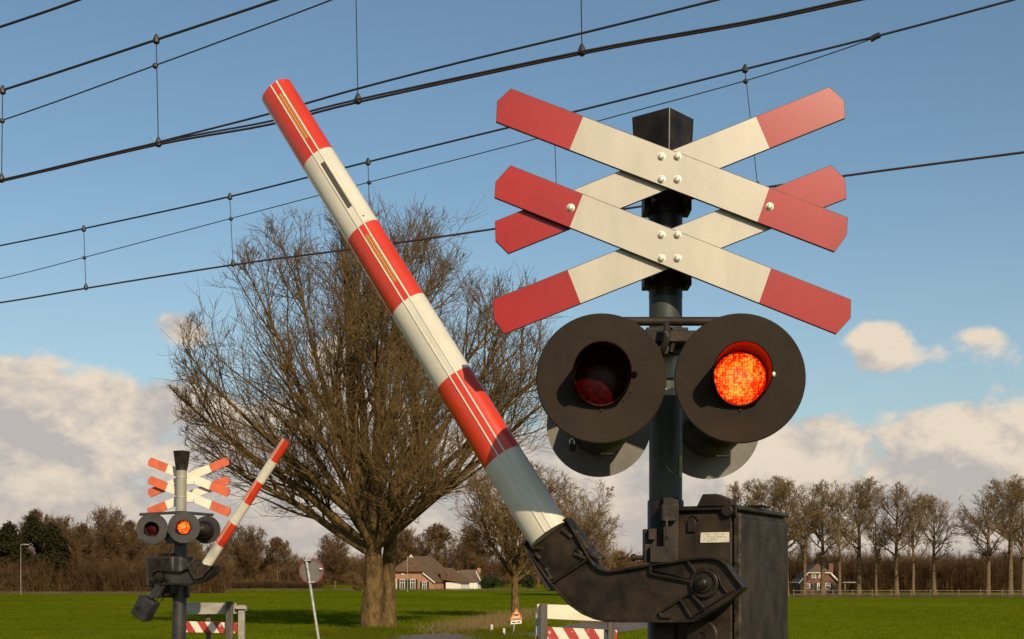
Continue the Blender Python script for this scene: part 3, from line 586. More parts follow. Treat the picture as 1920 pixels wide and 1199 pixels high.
# ------------------------------------------------------------------ round sign, warning sign, marker posts
def round_sign():
    Y = 32.0; b = at(600, 1215, Y); b.z = gz(Y); foot = at(602, 1235, Y); foot.z = gz(Y); top = at(574, 1049, Y)
    t = thing('round_sign', foot, 'grey back of a round traffic sign on a leaning pole left of the oak', 'traffic sign')
    c = at(584, 1071, Y+.05); r = 23/F*Y; MB().lathe(c, (0, -1, 0), [(r, -.01), (r, .0)], 40).build('sign_disc', M['signback'], t)
    rr = MB(); rr.lathe(c, (0, -1, 0), [(r-.035, .003), (r-.035, .014), (r+.006, .014), (r+.006, -.014), (r-.02, -.014)], 40, cap0=False, cap1=False); rr.build('rim', M['signrim'], t)
    MB().cyl(foot, top, .034, seg=12).build('pole', M['galv'], t)
    for py in (1051, 1092):
        q = at(577+(py-1049)*.17, py, Y-.03); MB().box(q, (.16, .06, .035), Matrix.Rotation(R(-8), 3, 'Y')).build('clamp', M['galv'], t)
    MB().box(at(602, 1067, Y), (.07, .03, .03)).build('screw', M['white'], t)
round_sign()
def warn_sign():
    Y = 66.0; k = Y/F; ft = at(962, 1200, Y); ft.z = gz(Y); t = thing('warning_sign', ft, 'small triangular warning sign with a black animal and a white plate below, beside the road', 'traffic sign')
    MB().cyl(ft, at(967, 1150, Y), .03, seg=8).build('pole', M['galv'], t)
    tri = [at(955, 1163, Y-.06), at(980, 1161, Y-.06), at(968.5, 1140, Y-.06)]; cen = sum(tri, Vector())/3
    fr = MB().prism(tri, (0, .03, 0)).build('triangle', mat('sign_orange_red', (.62, .19, .06), .5), t)
    inn = [cen+(p-cen)*.62+Vector((0, -.006, 0)) for p in tri]; pf = MB().prism(inn, (0, .005, 0)).build('panel', mat('sign_pale', (.72, .50, .30), .5), fr)
    u = Vector((k, 0, 0)); z = Vector((0, 0, k)); o_ = cen+Vector((0, -.012, 0)); cow = [(-5, 2), (-3.5, 3), (3, 2.6), (5, 3.4), (5.5, 1.2), (3.5, .6), (3.2, -2.4), (2.4, -2.4), (2.2, -.2), (-2.2, -.2), (-2.6, -2.4), (-3.4, -2.4), (-3.8, .4)]
    MB().prism([o_+u*x*.9+z*(y*.9) for x, y in cow], (0, .005, 0)).build('animal_symbol', M['dark'], fr)
    pl = MB().prism([at(957.5, 1171, Y-.05), at(978, 1169.5, Y-.05), at(978, 1162.5, Y-.05), at(958, 1164, Y-.05)], (0, .02, 0)).build('plate', M['white'], t)
    q = MB(); yy = Y-.056
    q.prism([at(960, 1167.5, yy), at(963, 1169.4, yy), at(963, 1165.4, yy)], (0, .004, 0)); q.prism([at(976, 1166.3, yy), at(973, 1168.4, yy), at(973, 1164.6, yy)], (0, .004, 0)); q.prism([at(963, 1168.2, yy), at(967, 1168, yy), at(967, 1166.2, yy), at(963, 1166.4, yy)], (0, .004, 0)); q.prism([at(969, 1167.8, yy), at(973, 1167.4, yy), at(973, 1165.7, yy), at(969, 1166, yy)], (0, .004, 0))
    q.build('arrows', M['dark'], pl)
warn_sign()
for px, y0, y1, lab in ((922, 1171, 1188, 'white road marker post left of the warning sign, the taller one'), (945, 1178, 1193, 'white road marker post just left of the warning sign pole')):
    Y = (EYE+1.3)*F/(y1-HOR); b = at(px, y1, Y); h = (y1-y0)/F*Y; t = thing('marker_post', b, lab, 'marker post', 'white marker posts by the road')
    MB().prism([b+Vector((-.065, 0, -.05)), b+Vector((.065, 0, -.05)), b+Vector((.055, 0, h-.04)), b+Vector((-.045, 0, h))], (0, .07, 0)).build('post_body', M['white'], t, bevel=.01)
    MB().box(b+Vector((0, -.004, h*.72)), (.05, .012, .05)).build('reflector', M['stripe_r'], t)

# ------------------------------------------------------------------ striped fences beside the road
def plank(name, pts, th, m, parent, bevel=.004): return MB().prism(pts, (0, th, 0)).build(name, m, parent, bevel)
def barricade_left():
    Y = 20.2; t = thing('striped_fence', (at(400, 1199, Y).x, Y, 0), 'low fence with a red and white striped board by the distant signal post', 'fence')
    plank('top_board', [at(341, 1153, Y), at(443, 1151, Y), at(443, 1131, Y), at(341, 1130, Y)], .03, M['wood_light'], t)
    plank('striped_board', [at(341, 1186, Y), at(444, 1188, Y), at(444, 1168, Y), at(341, 1165, Y)], .03, stripes('stripes_far', .238, (.62, .1)), t)
    for x0, x1, y0, dy, m, z in ((424, 437, 1128, -.08, 'wood_grey', 0), (447, 459, 1135, .0, 'wood_light', 0), (386, 394, 1131, .10, 'wood_grey', 0)):
        a = at(x0, y0, Y+dy); b = at(x1, y0, Y+dy); MB().box(((a.x+b.x)/2, Y+dy+.04*(1 if dy > 0 else 0), a.z/2), (b.x-a.x, .075, a.z)).build('post', M[m], t, bevel=.006)
    MB().box(((at(452, 1100, Y).x+at(436, 1100, Y).x)/2, Y+.3, at(440, 1143, Y).z), (.10, .5, .07)).build('cross_rail', M['wood_light'], t)
    MB().box(at(452, 1139, Y-.06), (.16, .05, .05)).build('cap', M['wood_light'], t)
barricade_left()
def barricade_right():
    Y = 12.2; t = thing('striped_fence', (at(1080, 1199, Y).x, Y, 0), 'cream and striped board fence behind the boom holder of the near barrier', 'fence')
    plank('top_board', [at(1007, 1160, Y), at(1154, 1167, Y), at(1154, 1138, Y), at(1007, 1133, Y)], .035, M['board_cream'], t)
    plank('striped_board', [at(1005, 1199, Y), at(1157, 1204, Y), at(1157, 1182, Y), at(1005, 1175, Y)], .03, stripes('stripes_near', .19, (.62, .35)), t)
    for x0, x1, y0 in ((1013, 1026.5, 1132), (1140, 1152, 1140)):
        a = at(x0, y0, Y-.1); b = at(x1, y0, Y-.1); MB().box(((a.x+b.x)/2, Y-.05, a.z/2), (b.x-a.x, .08, a.z)).build('post', M['wood_grey'], t, bevel=.005)
    a = at(1006, 1150, Y+.35); MB().box((a.x+.02, Y+.3, a.z/2), (.06, .06, a.z)).build('post', M['wood_light'], t)
barricade_right()
# dry grass and tufts on the verge
def tufts(name, pts, n, h, m, spread, seed):
    rs = np.random.default_rng(seed); idx = rs.integers(0, len(pts), n); P = np.array([list(p) for p in pts])[idx]; o_ = rs.normal(size=(n, 2))*spread; X = P[:, 0]+o_[:, 0]; Y = P[:, 1]+o_[:, 1]*1.3
    Z = np.array([gz(y) for y in Y])-.02; S = np.stack([X, Y, Z], 1); D = np.stack([rs.normal(size=n)*.35-.1, rs.normal(size=n)*.35, np.ones(n)], 1); T = Tubes()
    P_, R_ = grow(rs, S, D, h*rnd(rs, .4, 1.1, n), np.full(n, .016), np.full(n, .005), 2, .12, -.05); T.add(P_, R_, 3); o = bpy.data.objects.new(name, T.mesh(name, m)); COL.objects.link(o); o['kind'] = 'stuff'
dg = [gpt(x, y) for x, y in ((850, 1186), (870, 1184), (890, 1180), (905, 1176), (925, 1172), (940, 1166), (955, 1162), (990, 1158), (1005, 1156), (1020, 1153), (1100, 1165), (1130, 1168))]
tufts('dry_grass', dg, 3600, .70, M['dry'], .8, 3)
far_edge = [Vector(((x-960)/F*Y, Y, 0)) for x0, x1, Y in ((1480, 1960, 178), (-40, 345, 212), (345, 1010, 262)) for x in range(x0, x1, 4)]
tufts('dry_grass', far_edge, 26000, .55, M['straw'], .9, 8)
vg = [gpt(x, y) for x, y in ((640, 1194), (655, 1190), (672, 1187), (690, 1184), (712, 1183), (735, 1184), (900, 1188), (925, 1190), (945, 1196), (980, 1185))]+[(-6.9, y_, 0) for y_ in range(40, 66, 3)]+[(-.7, y_, 0) for y_ in range(34, 60, 3)]
tufts('verge_grass', vg, 16000, .30, M['tuft'], .8, 4)
def turf(name, n, y0, y1, seed):
    rs = np.random.default_rng(seed); Y = 1/rnd(rs, 1/y1, 1/y0, n); X = rnd(rs, -.42, .42, n)*Y
    pa = np.array([[p.x, p.y] for p in pr]); d = np.min((X[:, None]-pa[None, :, 0])**2+(Y[:, None]-pa[None, :, 1])**2, axis=1); k = d > 3.4**2; X, Y = X[k], Y[k]; n = len(X)
    Z = np.array([gz(y) for y in Y])-.02; T = Tubes(); D = np.stack([rs.normal(size=n)*.5, rs.normal(size=n)*.5, np.ones(n)], 1)
    P_, R_ = grow(rs, np.stack([X, Y, Z], 1), D, rnd(rs, .06, .17, n), np.full(n, .02), np.full(n, .006), 1, .1, 0); T.add(P_, R_, 3); o = bpy.data.objects.new(name, T.mesh(name, M['turf'])); COL.objects.link(o); o['kind'] = 'stuff'
M['turf'] = mat('turf_blades', (.145, .165, .006), .9, c2=(.085, .11, .003), vscale=.5, spec=.03)
turf('grass', 110000, 52, 150, 9)

# ------------------------------------------------------------------ overhead line
def plane_from(p0, p1, h=3.6):
    a = at(p0[0], p0[1], h*F/(HOR-p0[1])); b = at(p1[0], p1[1], h*F/(HOR-p1[1])); return Plane(a, (b.y-a.y)/(b.x-a.x))
PN = plane_from((0, 341), (1600, 0)); PF = plane_from((0, 568), (1920, 285))
def wire(parent, name, pl, pts, r, m='wire', off=0.0, far_=True):
    w = [pl.hit(x, y, off) for x, y in pts]; ex = lambda a, b, L: a+(Vector((a.x-b.x, a.y-b.y, (a.z-b.z)*.15))).normalized()*L
    if far_: w = [ex(w[0], w[1], 30), ex(w[0], w[1], 8)]+w+[ex(w[-1], w[-2], 4), ex(w[-1], w[-2], 12)]
    w = smoothpath(w, 6); MB().tube(w, r, 8).build(name, M[m], parent)
def dropper(parent, pl, a, b, r=.0045, mid=None, top=True):
    p = pl.hit(*a); q = pl.hit(*b); d = MB().tube([p, (p+q)/2, q], r, 6).build('dropper', M['wire'], parent)
    for k, c in enumerate(([p] if top else [])+[q]+([pl.hit(*mid)] if mid else [])):
        m_ = MB(); m_.lathe(c+Vector((0, 0, -.03)), (0, 0, 1), [(.008, 0), (.028, .015), (.030, .04), (.010, .085)] if k < 2 else [(.006, 0), (.024, .015), (.024, .035), (.006, .05)], 8); m_.build('clip', M['wire'], d)
t = thing('overhead_line', PN.hit(0, 341), 'nearer overhead line wires running from the left edge up over the boom', 'overhead line', 'railway overhead lines')
wire(t, 'carrier_wire', PN, [(-300, 262), (0, 171), (293, 75), (518, 0), (760, -85)], .0105)
wire(t, 'auxiliary_wire', PN, [(-300, 320), (4, 226), (291, 123), (430, 72), (622, 0), (860, -95)], .006)
wire(t, 'contact_wire', PN, [(-300, 408), (0, 341), (295, 272), (505, 234), (671, 192), (1091, 101), (1400, 45), (1612, 0), (1900, -60)], .009, 'wirec')
wire(t, 'contact_wire', PN, [(-300, 402), (0, 338), (295, 268), (505, 228), (671, 187), (1091, 97), (1400, 41), (1600, -2), (1900, -66)], .0075, 'wire', .05)
wire(t, 'carrier_wire', PN, [(-100, 360), (100, 318), (300, 266), (500, 215), (670, 167), (860, 118), (1090, 63), (1345, 0), (1600, -64)], .008)
dropper(t, PN, (5, 172), (3, 337), mid=(4, 226)); dropper(t, PN, (293, 77), (297, 270), mid=(291, 123)); dropper(t, PN, (667, -40), (671, 189)); dropper(t, PN, (1089, -60), (1091, 98))
t = thing('overhead_line', PF.hit(0, 568), 'farther overhead line wires crossing behind the boom and the crossed boards', 'overhead line', 'railway overhead lines')
wire(t, 'carrier_wire', PF, [(-300, 520), (0, 461), (157, 429), (431, 369), (690, 304), (935, 244), (1085, 208), (1397, 130), (1645, 68), (1900, 0), (2100, -55)], .010)
wire(t, 'auxiliary_wire', PF, [(-300, 590), (0, 523), (158, 483), (433, 410), (692, 342), (1000, 262), (1130, 225), (1397, 152), (1560, 100), (1640, 71)], .005, far_=False)
wire(t, 'contact_wire', PF, [(-300, 612), (0, 568), (161, 541), (437, 497), (700, 462), (924, 430), (1270, 377), (1585, 330), (1920, 286), (2200, 250)], .0105, 'wirec')
dropper(t, PF, (157, 431), (161, 540), mid=(158, 483)); dropper(t, PF, (431, 371), (437, 496), mid=(433, 410)); dropper(t, PF, (690, 306), (695, 462), mid=(692, 342))
dropper(t, PF, (1039, 222), (1045, 408), mid=(1040, 252)); dropper(t, PF, (1397, 132), (1421, 352), mid=(1398, 152))
MB().tube([PF.hit(1632, 75), PF.hit(1642, 69), PF.hit(1650, 66)], .026, 8).build('end_clamp', M['wire'], t)
PT = Plane(PN.p+Vector((0, -2.0, 0)), -.555); t = thing('feeder_wire', PT.hit(0, 52), 'single short run of wire across the top left corner', 'wire')
wire(t, 'cable', PT, [(-300, 150), (0, 51), (148, 0), (400, -95)], .009)

# ------------------------------------------------------------------ lamps
def red_light(c, d, power):
    l = bpy.data.lights.new('lamp_glow', 'POINT'); l.energy = power; l.color = (1, .0, .0); l.shadow_soft_size = .03; l.specular_factor = 0; o = bpy.data.objects.new('lamp_glow', l); COL.objects.link(o); o.location = c+d*.035; return o
def lamp(parent, c, d, r, litm, board='disc', k=1.0, visl=.12, label=None, hous='black'):
    d = Vector(d).normalized(); rl = .080*k; m_ = MB()
    m_.lathe(c, -d, [(rl*1.06, .004), (rl*1.30, .05*k), (rl*1.30, .10*k), (rl*1.05, .20*k), (rl*.55, .25*k), (rl*.2, .26*k)], 28); H_ = m_.build('warning_lamp', M[hous], parent)
    if label: H_['label'] = label
    m_ = MB(); m_.lathe(c, d, [(rl*1.03, -.004), (rl*1.03, .004), (r-.003, .004), (r, .001), (r, -.004)], 64, cap0=False, cap1=False)
    b0 = len(m_.v); n = 64; m_.add([], [])
    m_.f += [((4*n)+i, (4*n)+(i+1) % n, (i+1) % n, i) for i in range(n)]; m_.m += [0]*n; m_.build('backing_board', M[board], H_)
    a = d.cross(Vector((0, 0, 1))).normalized(); up = Vector((0, 0, 1)); vs = []; N = 40
    for q, (rr, s0) in enumerate(((rl*1.06, 1), (rl*1.02, 1))):
        for i in range(N):
            w = 2*math.pi*i/N; h = .018+visl*(.5+.5*math.sin(w))**.55 if math.sin(w) > -.55 else .018+visl*.30*max(0, (1+math.sin(w))/.45)
            for tt in (-.01, h*k): vs.append(c+d*tt+(a*math.cos(w)+up*math.sin(w))*rr)
    fs = []
    for i in range(N):
        j = (i+1) % N; o_ = 2*N
        fs += [(2*i, 2*j, 2*j+1, 2*i+1), (o_+2*i+1, o_+2*j+1, o_+2*j, o_+2*i), (2*i+1, 2*j+1, o_+2*j+1, o_+2*i+1), (2*i, o_+2*i, o_+2*j, 2*j)]
    MB().add(vs, fs).build('visor', M['visor'], H_)
    MB().lathe(c, d, [(rl*.99, -.03*k), (rl*.96, -.004), (rl*.8, .004*k), (rl*.45, .010*k), (rl*.1, .012*k)], 36).build('lens', M[litm], H_)
    return H_
# ------------------------------------------------------------------ crossbuck boards
BA = dict(A=([(958, 166), (1590, 408), (1588, 441), (1565, 473), (930, 229), (932, 190)], ((1093, 220), (1068, 281)), ((1443, 351), (1420, 417)), 0),
          B=([(928, 415), (1555, 163), (1583, 188), (1585, 222), (953, 476), (929, 452)], ((1067, 359), (1091, 421)), ((1417, 218), (1443, 279)), 1),
          C=([(957, 310), (1596, 562), (1595, 597), (1568, 627), (927, 371), (929, 341)], ((1093, 364), (1068, 427)), ((1446, 503), (1423, 569)), 0),
          D=([(923, 562), (1558, 310), (1585, 336), (1587, 373), (945, 627), (925, 598)], ((1064, 506), (1089, 570)), ((1419, 365), (1444, 429)), 1))
def cut(poly, l0, l1, side):
    # keep the part of the polygon on one side of line l0-l1
    out = []; ax, ay = l0; bx, by = l1
    def s_(p): return ((bx-ax)*(p[1]-ay)-(by-ay)*(p[0]-ax))*side
    for i in range(len(poly)):
        p = poly[i]; q = poly[(i+1) % len(poly)]; sp, sq = s_(p), s_(q)
        if sp >= 0: out.append(p)
        if sp*sq < 0: t_ = sp/(sp-sq); out.append((p[0]+(q[0]-p[0])*t_, p[1]+(q[1]-p[1])*t_))
    return out
def inset(poly, d):
    n = len(poly); out = []; A = sum(poly[i][0]*poly[(i+1) % n][1]-poly[(i+1) % n][0]*poly[i][1] for i in range(n)); sg = 1 if A > 0 else -1
    for i in range(n):
        p0, p1, p2 = (Vector(poly[i-1]), Vector(poly[i]), Vector(poly[(i+1) % n])); a = (p1-p0).normalized(); b = (p2-p1).normalized()
        na = Vector((-a.y, a.x))*sg; nb = Vector((-b.y, b.x))*sg; m = (na+nb).normalized(); q = p1+m*(d/max(.3, m.dot(na))); out.append((q.x, q.y))
    return out
def boards(parent, Yf, Yb, mapf, mats, th, ins=1.0):
    res = {}
    for key, (poly, c0, c1, layer) in BA.items():
        Y = Yb if layer else Yf; m_ = MB(); P = [mapf(p) for p in poly]; a = [mapf(p) for p in c0]; b = [mapf(p) for p in c1]
        m_.prism([at(x, y, Y) for x, y in P], (0, th, 0), 2)
        P = inset(P, ins)
        for poly_, mi in ((cut(P, a[0], a[1], 1), 0), (cut(cut(P, a[0], a[1], -1), b[0], b[1], 1), 1), (cut(P, b[0], b[1], -1), 0)):
            cx = sum(p[0] for p in poly_)/len(poly_); cy = sum(p[1] for p in poly_)/len(poly_); m_.prism([at(x, y, Y-.0022) for x, y in poly_], (0, .0015, 0), mi)
            if mats[3]: m_.prism([at(x, y, Y+th+.0010) for x, y in poly_], (0, .0012, 0), mi)
        res[key] = m_.build('crossbuck_board', mats[:3], parent, smooth=False)
    return res

# ------------------------------------------------------------------ NEAR SIGNAL
YP = 4.2; pc = at(1248, 1080, YP); pbase = Vector((pc.x, YP, 0))
sig = thing('crossing_signal', pbase, 'near crossing signal post with big crossed red and white boards and large round lamps', 'crossing signal')
def pz(py, Y=YP): return EYE+(HOR-py)/F*Y
m_ = MB(); m_.lathe(pbase, (0, 0, 1), [(.053, pz(940)), (.053, pz(270))], 32); post = m_.build('post', M['postgreen'], sig)
m_ = MB(); m_.lathe(pbase, (0, 0, 1), [(.12, 0), (.12, .02), (.058, .03), (.058, pz(941)), (.054, pz(938))], 32); m_.build('post_base', M['black'], sig)
for y0, y1 in ((745, 733), (713, 672)): MB().lathe(pbase, (0, 0, 1), [(.0536, pz(y0)), (.0536, pz(y1))], 32).build('reflective_band', M['cream'], post)
m_ = MB(); m_.lathe(pbase, (0, 0, 1), [(.0538, pz(560)), (.0538, pz(268))], 32); m_.build('post_sleeve', M['black'], post)
# square cap, corner towards the viewer, wider at the top
def capbox(c, zb, zt, rb_, rt_, rz, m, parent, name='cap'):
    m_ = MB(); vs = []
    for z, r_ in ((zb, rb_), (zt, rt_), (zt-.004, rt_-.006), (zb, rb_-.006)):
        for q in range(4): w = rz+math.pi/2*q; vs.append(Vector((c.x+math.cos(w)*r_, c.y+math.sin(w)*r_, z)))
    fs = []
    for a, b in ((0, 4), (8, 12)):
        for q in range(4): fs.append((a+q, a+(q+1) % 4, b+(q+1) % 4, b+q))
    fs += [(4, 5, 6, 7), (0, 12, 13, 1), (1, 13, 14, 2), (2, 14, 15, 3), (3, 15, 12, 0), (8, 9, 10, 11)]
    m_.add(vs, fs); return m_.build(name, m, parent, .004)
cp = Vector((at(1243, 240, YP).x, YP, 0)); cap = capbox(cp, 2.985, 3.115, .094, .101, R(-85), M['black'], sig)
yc = cp.y-.090; MB().tube([Vector((cp.x+.0083, cp.y-.0945, 2.986)), Vector((cp.x+.0089, cp.y-.1015, 3.114))], .0012, 6).build('seam', M['bolt'], cap)
for py0, py1 in ((362, 405), (508, 543)):
    m_ = MB(); z0, z1 = pz(py1), pz(py0); m_.lathe(pbase, (0, 0, 1), [(.062, z0), (.062, z1)], 28)
    for sx_ in (-1, 1):
        m_.box((pc.x+sx_*.066, YP-.02, (z0+z1)/2), (.018, .09, z1-z0)); m_.box((pc.x+sx_*.050, YP-.075, (z0+z1)/2+.005), (.008, .10, (z1-z0)*.8)); m_.cyl((pc.x+sx_*.064, YP-.07, (z0+z1)/2+.012), (pc.x+sx_*.064, YP-.085, (z0+z1)/2+.012), .009, seg=6)
    m_.build('clamp', M['blackrough'], sig, .002)
bd = boards(sig, 4.034, 4.0535, lambda p: p, (M['red'], M['cream'], M['edge'], False), .010)
for k, pts in (('A', ((1240, 294), (1270, 294), (1240, 337), (1270, 337), (1443, 388))), ('C', ((1240, 441), (1270, 441), (1240, 485), (1270, 485), (1070, 390)))):
    for x, y in pts:
        c = at(x, y, 4.0318); m_ = MB(); m_.lathe(c, (0, -1, 0), [(.0125, 0), (.0125, .0015), (.0092, .002), (.0090, .007), (.0070, .0085), (.002, .0090)], 12); m_.build('bolt', M['bolt'], bd[k])
# cross bar, arms and hoses
m_ = MB(); m_.tube([at(1150, 603, 3.97), at(1350, 603, 3.97)], .0135, 12); m_.build('cross_bar', M['blackrough'], sig)
m_ = MB(); m_.box(at(1248, 640, 4.10), (.13, .09, .07)); m_.box(at(1250, 632, 4.0), (.20, .03, .035)); m_.box(at(1243, 655, 4.03), (.05, .05, .04)); m_.build('lamp_bracket', M['blackrough'], sig, .003)
m_ = MB(); m_.tube(smoothpath([at(1249, 606, 3.95), at(1250, 625, 3.93), at(1247, 645, 3.93), at(1239, 662, 3.95), at(1225, 668, 4.0)], 5), .011, 8); m_.build('hose', M['black'], sig)
m_ = MB(); m_.tube(smoothpath([at(1256, 616, 4.02), at(1262, 640, 4.0), at(1258, 660, 4.0)], 5), .007, 8); m_.build('hose', M['black'], sig)
YL = 3.85; RD = 122/F*YL
for x, lm, lb in ((1127, 'lensoff', 'unlit dark red lamp'), (1387, 'lenson', 'glowing orange-red lamp')):
    c = at(x, 710, YL); L_ = lamp(sig, c, (-.09 if x > 1200 else -.04, -1, 0), RD, lm, label=lb, visl=.13)
    # sight hole or screw
    h = at(x+62, 703, YL-.0095-(.0045 if x > 1200 else 0))
    if lm == 'lensoff': MB().lathe(h, (0, -1, 0), [(.010, 0), (.010, .0015)], 14).build('hole', M['dark'], L_)
    else: MB().lathe(h, (0, -1, 0), [(.010, 0), (.009, .004), (.006, .008), (.001, .009)], 12).build('screw', M['steel'], L_)
    for w in (205, 225, 270, 315, 335):
        q = c+Vector((math.cos(R(w))*.094, -.006, math.sin(R(w))*.094)); MB().lathe(q, (0, -1, 0), [(.004, 0), (.003, .004), (.001, .005)], 8).build('screw', M['worn'], L_)
red_light(at(1387, 712, YL), Vector((0, -1, 0)), 2.0).parent = None
YB = 4.72; RB = 98/F*YB
for x, y, lb in ((1123, 797, 'left rear-facing lamp'), (1327, 801, 'right rear-facing lamp')):
    c = at(x, y, YB); L_ = lamp(sig, c, (0, 1, 0), RB, 'lensoff', board='alu', label=lb, k=1.1)
    m_ = MB(); m_.box(c+Vector((-.075, -.06, -.02)), (.035, .06, .05)); m_.box(c+Vector((.01, -.27, -.13)), (.05, .02, .008)); m_.build('hinge', M['blackrough'], L_, .003)
    MB().tube([c+Vector((0, -.15, .09)), Vector((c.x, YB-.22, pz(640))), Vector((pc.x, YP+.1, pz(640)))], .014, 8).build('lamp_arm', M['blackrough'], L_)
    if x < 1200:
        q = at(1073, 840, 4.62); pk = MB(); pk.box(q, (.024, .012, .026)); o = pk.build('padlock', M['black'], L_, .003); sh = MB(); sh.tube([q+Vector((-.008, 0, .01)), q+Vector((-.008, 0, .026)), q+Vector((0, 0, .034)), q+Vector((.008, 0, .026)), q+Vector((.008, 0, .01))], .003, 6); sh.build('shackle', M['steel'], sig)
m_ = MB()
for k in range(6):
    w0 = -.62+.1*k; vs = [Vector((pc.x+math.sin(w0+dw)*.0545, YP-math.cos(w0+dw)*.0545, z)) for dw, z in ((0, pz(898)), (.0, pz(855)))]
g0 = [Vector((pc.x+math.sin(w)*.0545, YP-math.cos(w)*.0545, z)) for z in (pz(897), pz(856)) for w in (.80, 1.0, 1.2)]
m_.add(g0, [(0, 1, 4, 3), (1, 2, 5, 4)]); m_.build('sticker', M['yellow'], post)
m_ = MB(); m_.tube([Vector((pc.x+math.sin(w)*.0535, YP-math.cos(w)*.0535, pz(y))) for w, y in ((-.12, 875), (.1, 884), (.4, 893), (.75, 899))], .0016, 5); m_.build('scratch', M['yellow'], post)

# ------------------------------------------------------------------ NEAR BARRIER
piv = at(1321, 1094, 3.985); BP = Plane(piv, -.50); n_ = BP.n; u_ = BP.u
bar = thing('level_crossing_barrier', Vector((.78, 4.3, 0)), 'near black barrier machine with its thick red and white boom raised towards the upper left', 'level crossing barrier')
def z3(x, y): return (960+x/3.5556, 900+y/3.5556)
OUT = [(375, 262), (440, 380), (520, 520), (560, 572), (600, 600), (655, 613), (760, 598), (930, 570), (1100, 545), (1200, 530), (1330, 520), (1390, 533), (1430, 560), (1545, 715), (1535, 730), (1480, 778), (1250, 930), (1220, 940), (1100, 944), (640, 940), (560, 922), (480, 888), (400, 832), (330, 760), (268, 690), (80, 430)]
P0 = [BP.hit(*z3(x, y), .0) for x, y in OUT]
m_ = MB(); m_.prism(P0, -n_*.05); bk = m_.build('boom_holder', M['blackrough'], bar, .003)
def pl_(pts, off=.0): return [BP.hit(*z3(x, y), off) for x, y in pts]
m_ = MB(); m_.ribbon(pl_(OUT+[OUT[0]]), n_, .008, .016, .03); m_.build('rim', M['black'], bk, .002)
for a, w in (([(268, 690), (520, 525)], .010), ([(930, 572), (930, 625), (1210, 680)], .010), ([(1175, 540), (1235, 625)], .010), ([(950, 600), (1180, 655)], .006), ([(1215, 740), (990, 885), (1005, 915), (1060, 915)], .008), ([(1130, 800), (1200, 915)], .008), ([(1195, 750), (1290, 860)], .010),
             ([(1200, 920), (1300, 850), (1480, 735)], .006), ([(1330, 590), (1380, 630), (1400, 700), (1440, 750)], .005)): MB().ribbon(pl_(a), n_, w*.85, .013, .01).build('rib', M['black'], bk, .0015)
m_ = MB(); c = BP.hit(*z3(1285, 690)); m_.lathe(c, n_, [(.046, -.02), (.046, .010), (.042, .014), (.036, .014), (.034, .008), (.028, .008), (.027, .018), (.018, .020), (.017, .034), (.010, .038), (.009, .048), (.004, .05)], 32); m_.build('pivot_hub', M['black'], bk)
m_ = MB(); 
hp = [(118, 440), (368, 300), (500, 515), (275, 668)]; m_.prism(pl_(hp, .004), -n_*.003); hld = m_.build('clamp_plate', M['blackrough'], bk, .001)
for a in (([(150, 455), (195, 455)]), ([(165, 500), (190, 520)]), ([(235, 595), (262, 655)]), ([(345, 335), (400, 380)]), ([(430, 495), (490, 520)]), ([(440, 460), (470, 495)])): MB().ribbon(pl_(a, .004), n_, .009, .010).build('tooth', M['worn'], bk, .001)
m_ = MB()
for k in range(7): m_.ribbon(pl_([(822+k*15, 762-k*9), (830+k*15, 738-k*9)], .0), n_, .0016, .0016)
m_.build('cast_marks', M['worn'], bk)
# bright worn edge lines
m_ = MB(); m_.ribbon(pl_([(78, 440), (245, 735)], .012), n_, .006, .012, .05); m_.ribbon(pl_([(440, 345), (520, 470), (585, 520)], -.02), n_, .010, .03, .04); m_.box(BP.hit(*z3(583, 520), .0), (.014, .02, .01)); m_.build('edge_strip', M['worn'], bk, .001)
# boom
tipc = BP.hit(519, 173); basc = BP.hit(1030, 1003); ax = (tipc-basc).normalized(); pu = ax.cross(n_).normalized()
if pu.x < 0: pu = -pu
cents = [(1030, 1003), (943, 860), (852, 713), (768, 573), (681, 438), (598, 301), (519, 173)]
ts = [(BP.hit(*c_)-basc).dot(ax) for c_ in cents]; Lb = ts[-1]
def section(t_, w=None):
    f_ = t_/Lb; a_ = .073*(1-f_)+.064*f_; b_ = .050
    out = []
    for i in range(48):
        w_ = 2*math.pi*i/48; x = a_*math.cos(w_); y = b_*math.sin(w_); out.append((x, y))
    return out
def boom(parent, base, ax, pu, n, ts, mats, k=1.0, strips=True, g0=.012, g1=.036, rw=1.0):
    m_ = MB(); rings = sorted(set([t_ for t_ in ts])); N = 48; vs = []
    for t_ in rings:
        for x, y in section(t_/k*1.0): vs.append(base+ax*t_+pu*x*k+n*y*k)
    for q in range(len(rings)-1):
        fs = [(q*N+i, q*N+(i+1) % N, (q+1)*N+(i+1) % N, (q+1)*N+i) for i in range(N)]; m_.f += fs; m_.m += [1 if q % 2 == 0 else 0]*N
    m_.v = vs; m_.f += [tuple(range(N)), tuple((len(rings)-1)*N+i for i in range(N))]; m_.m += [1, 2]
    B_ = m_.build('boom', mats, parent)
    if strips:
        for x in (g0*k, g1*k):
            def srf(t_, xx, h):
                f_ = t_/ts[-1]; a_ = (.073*(1-f_)+.064*f_)*k; return base+ax*t_+pu*xx+n*(math.sqrt(max(0, 1-(xx/a_)**2))*.05*k+h)
            for e in (0,):
                mb_ = MB(); w_ = .0019*k*rw; L0 = srf(0, x-w_, .0016); 
                vs = []
                for t_ in (0, ts[-1]):
                    vs += [srf(t_, x-w_, -.003), srf(t_, x-w_, .0028), srf(t_, x+w_, .0028), srf(t_, x+w_, -.003)]
                mb_.add(vs, [(0, 1, 5, 4), (1, 2, 6, 5), (2, 3, 7, 6), (0, 3, 2, 1), (4, 5, 6, 7)]); mb_.build('edge_rail', M['rail'], B_)
        return B_, srf
    return B_, None
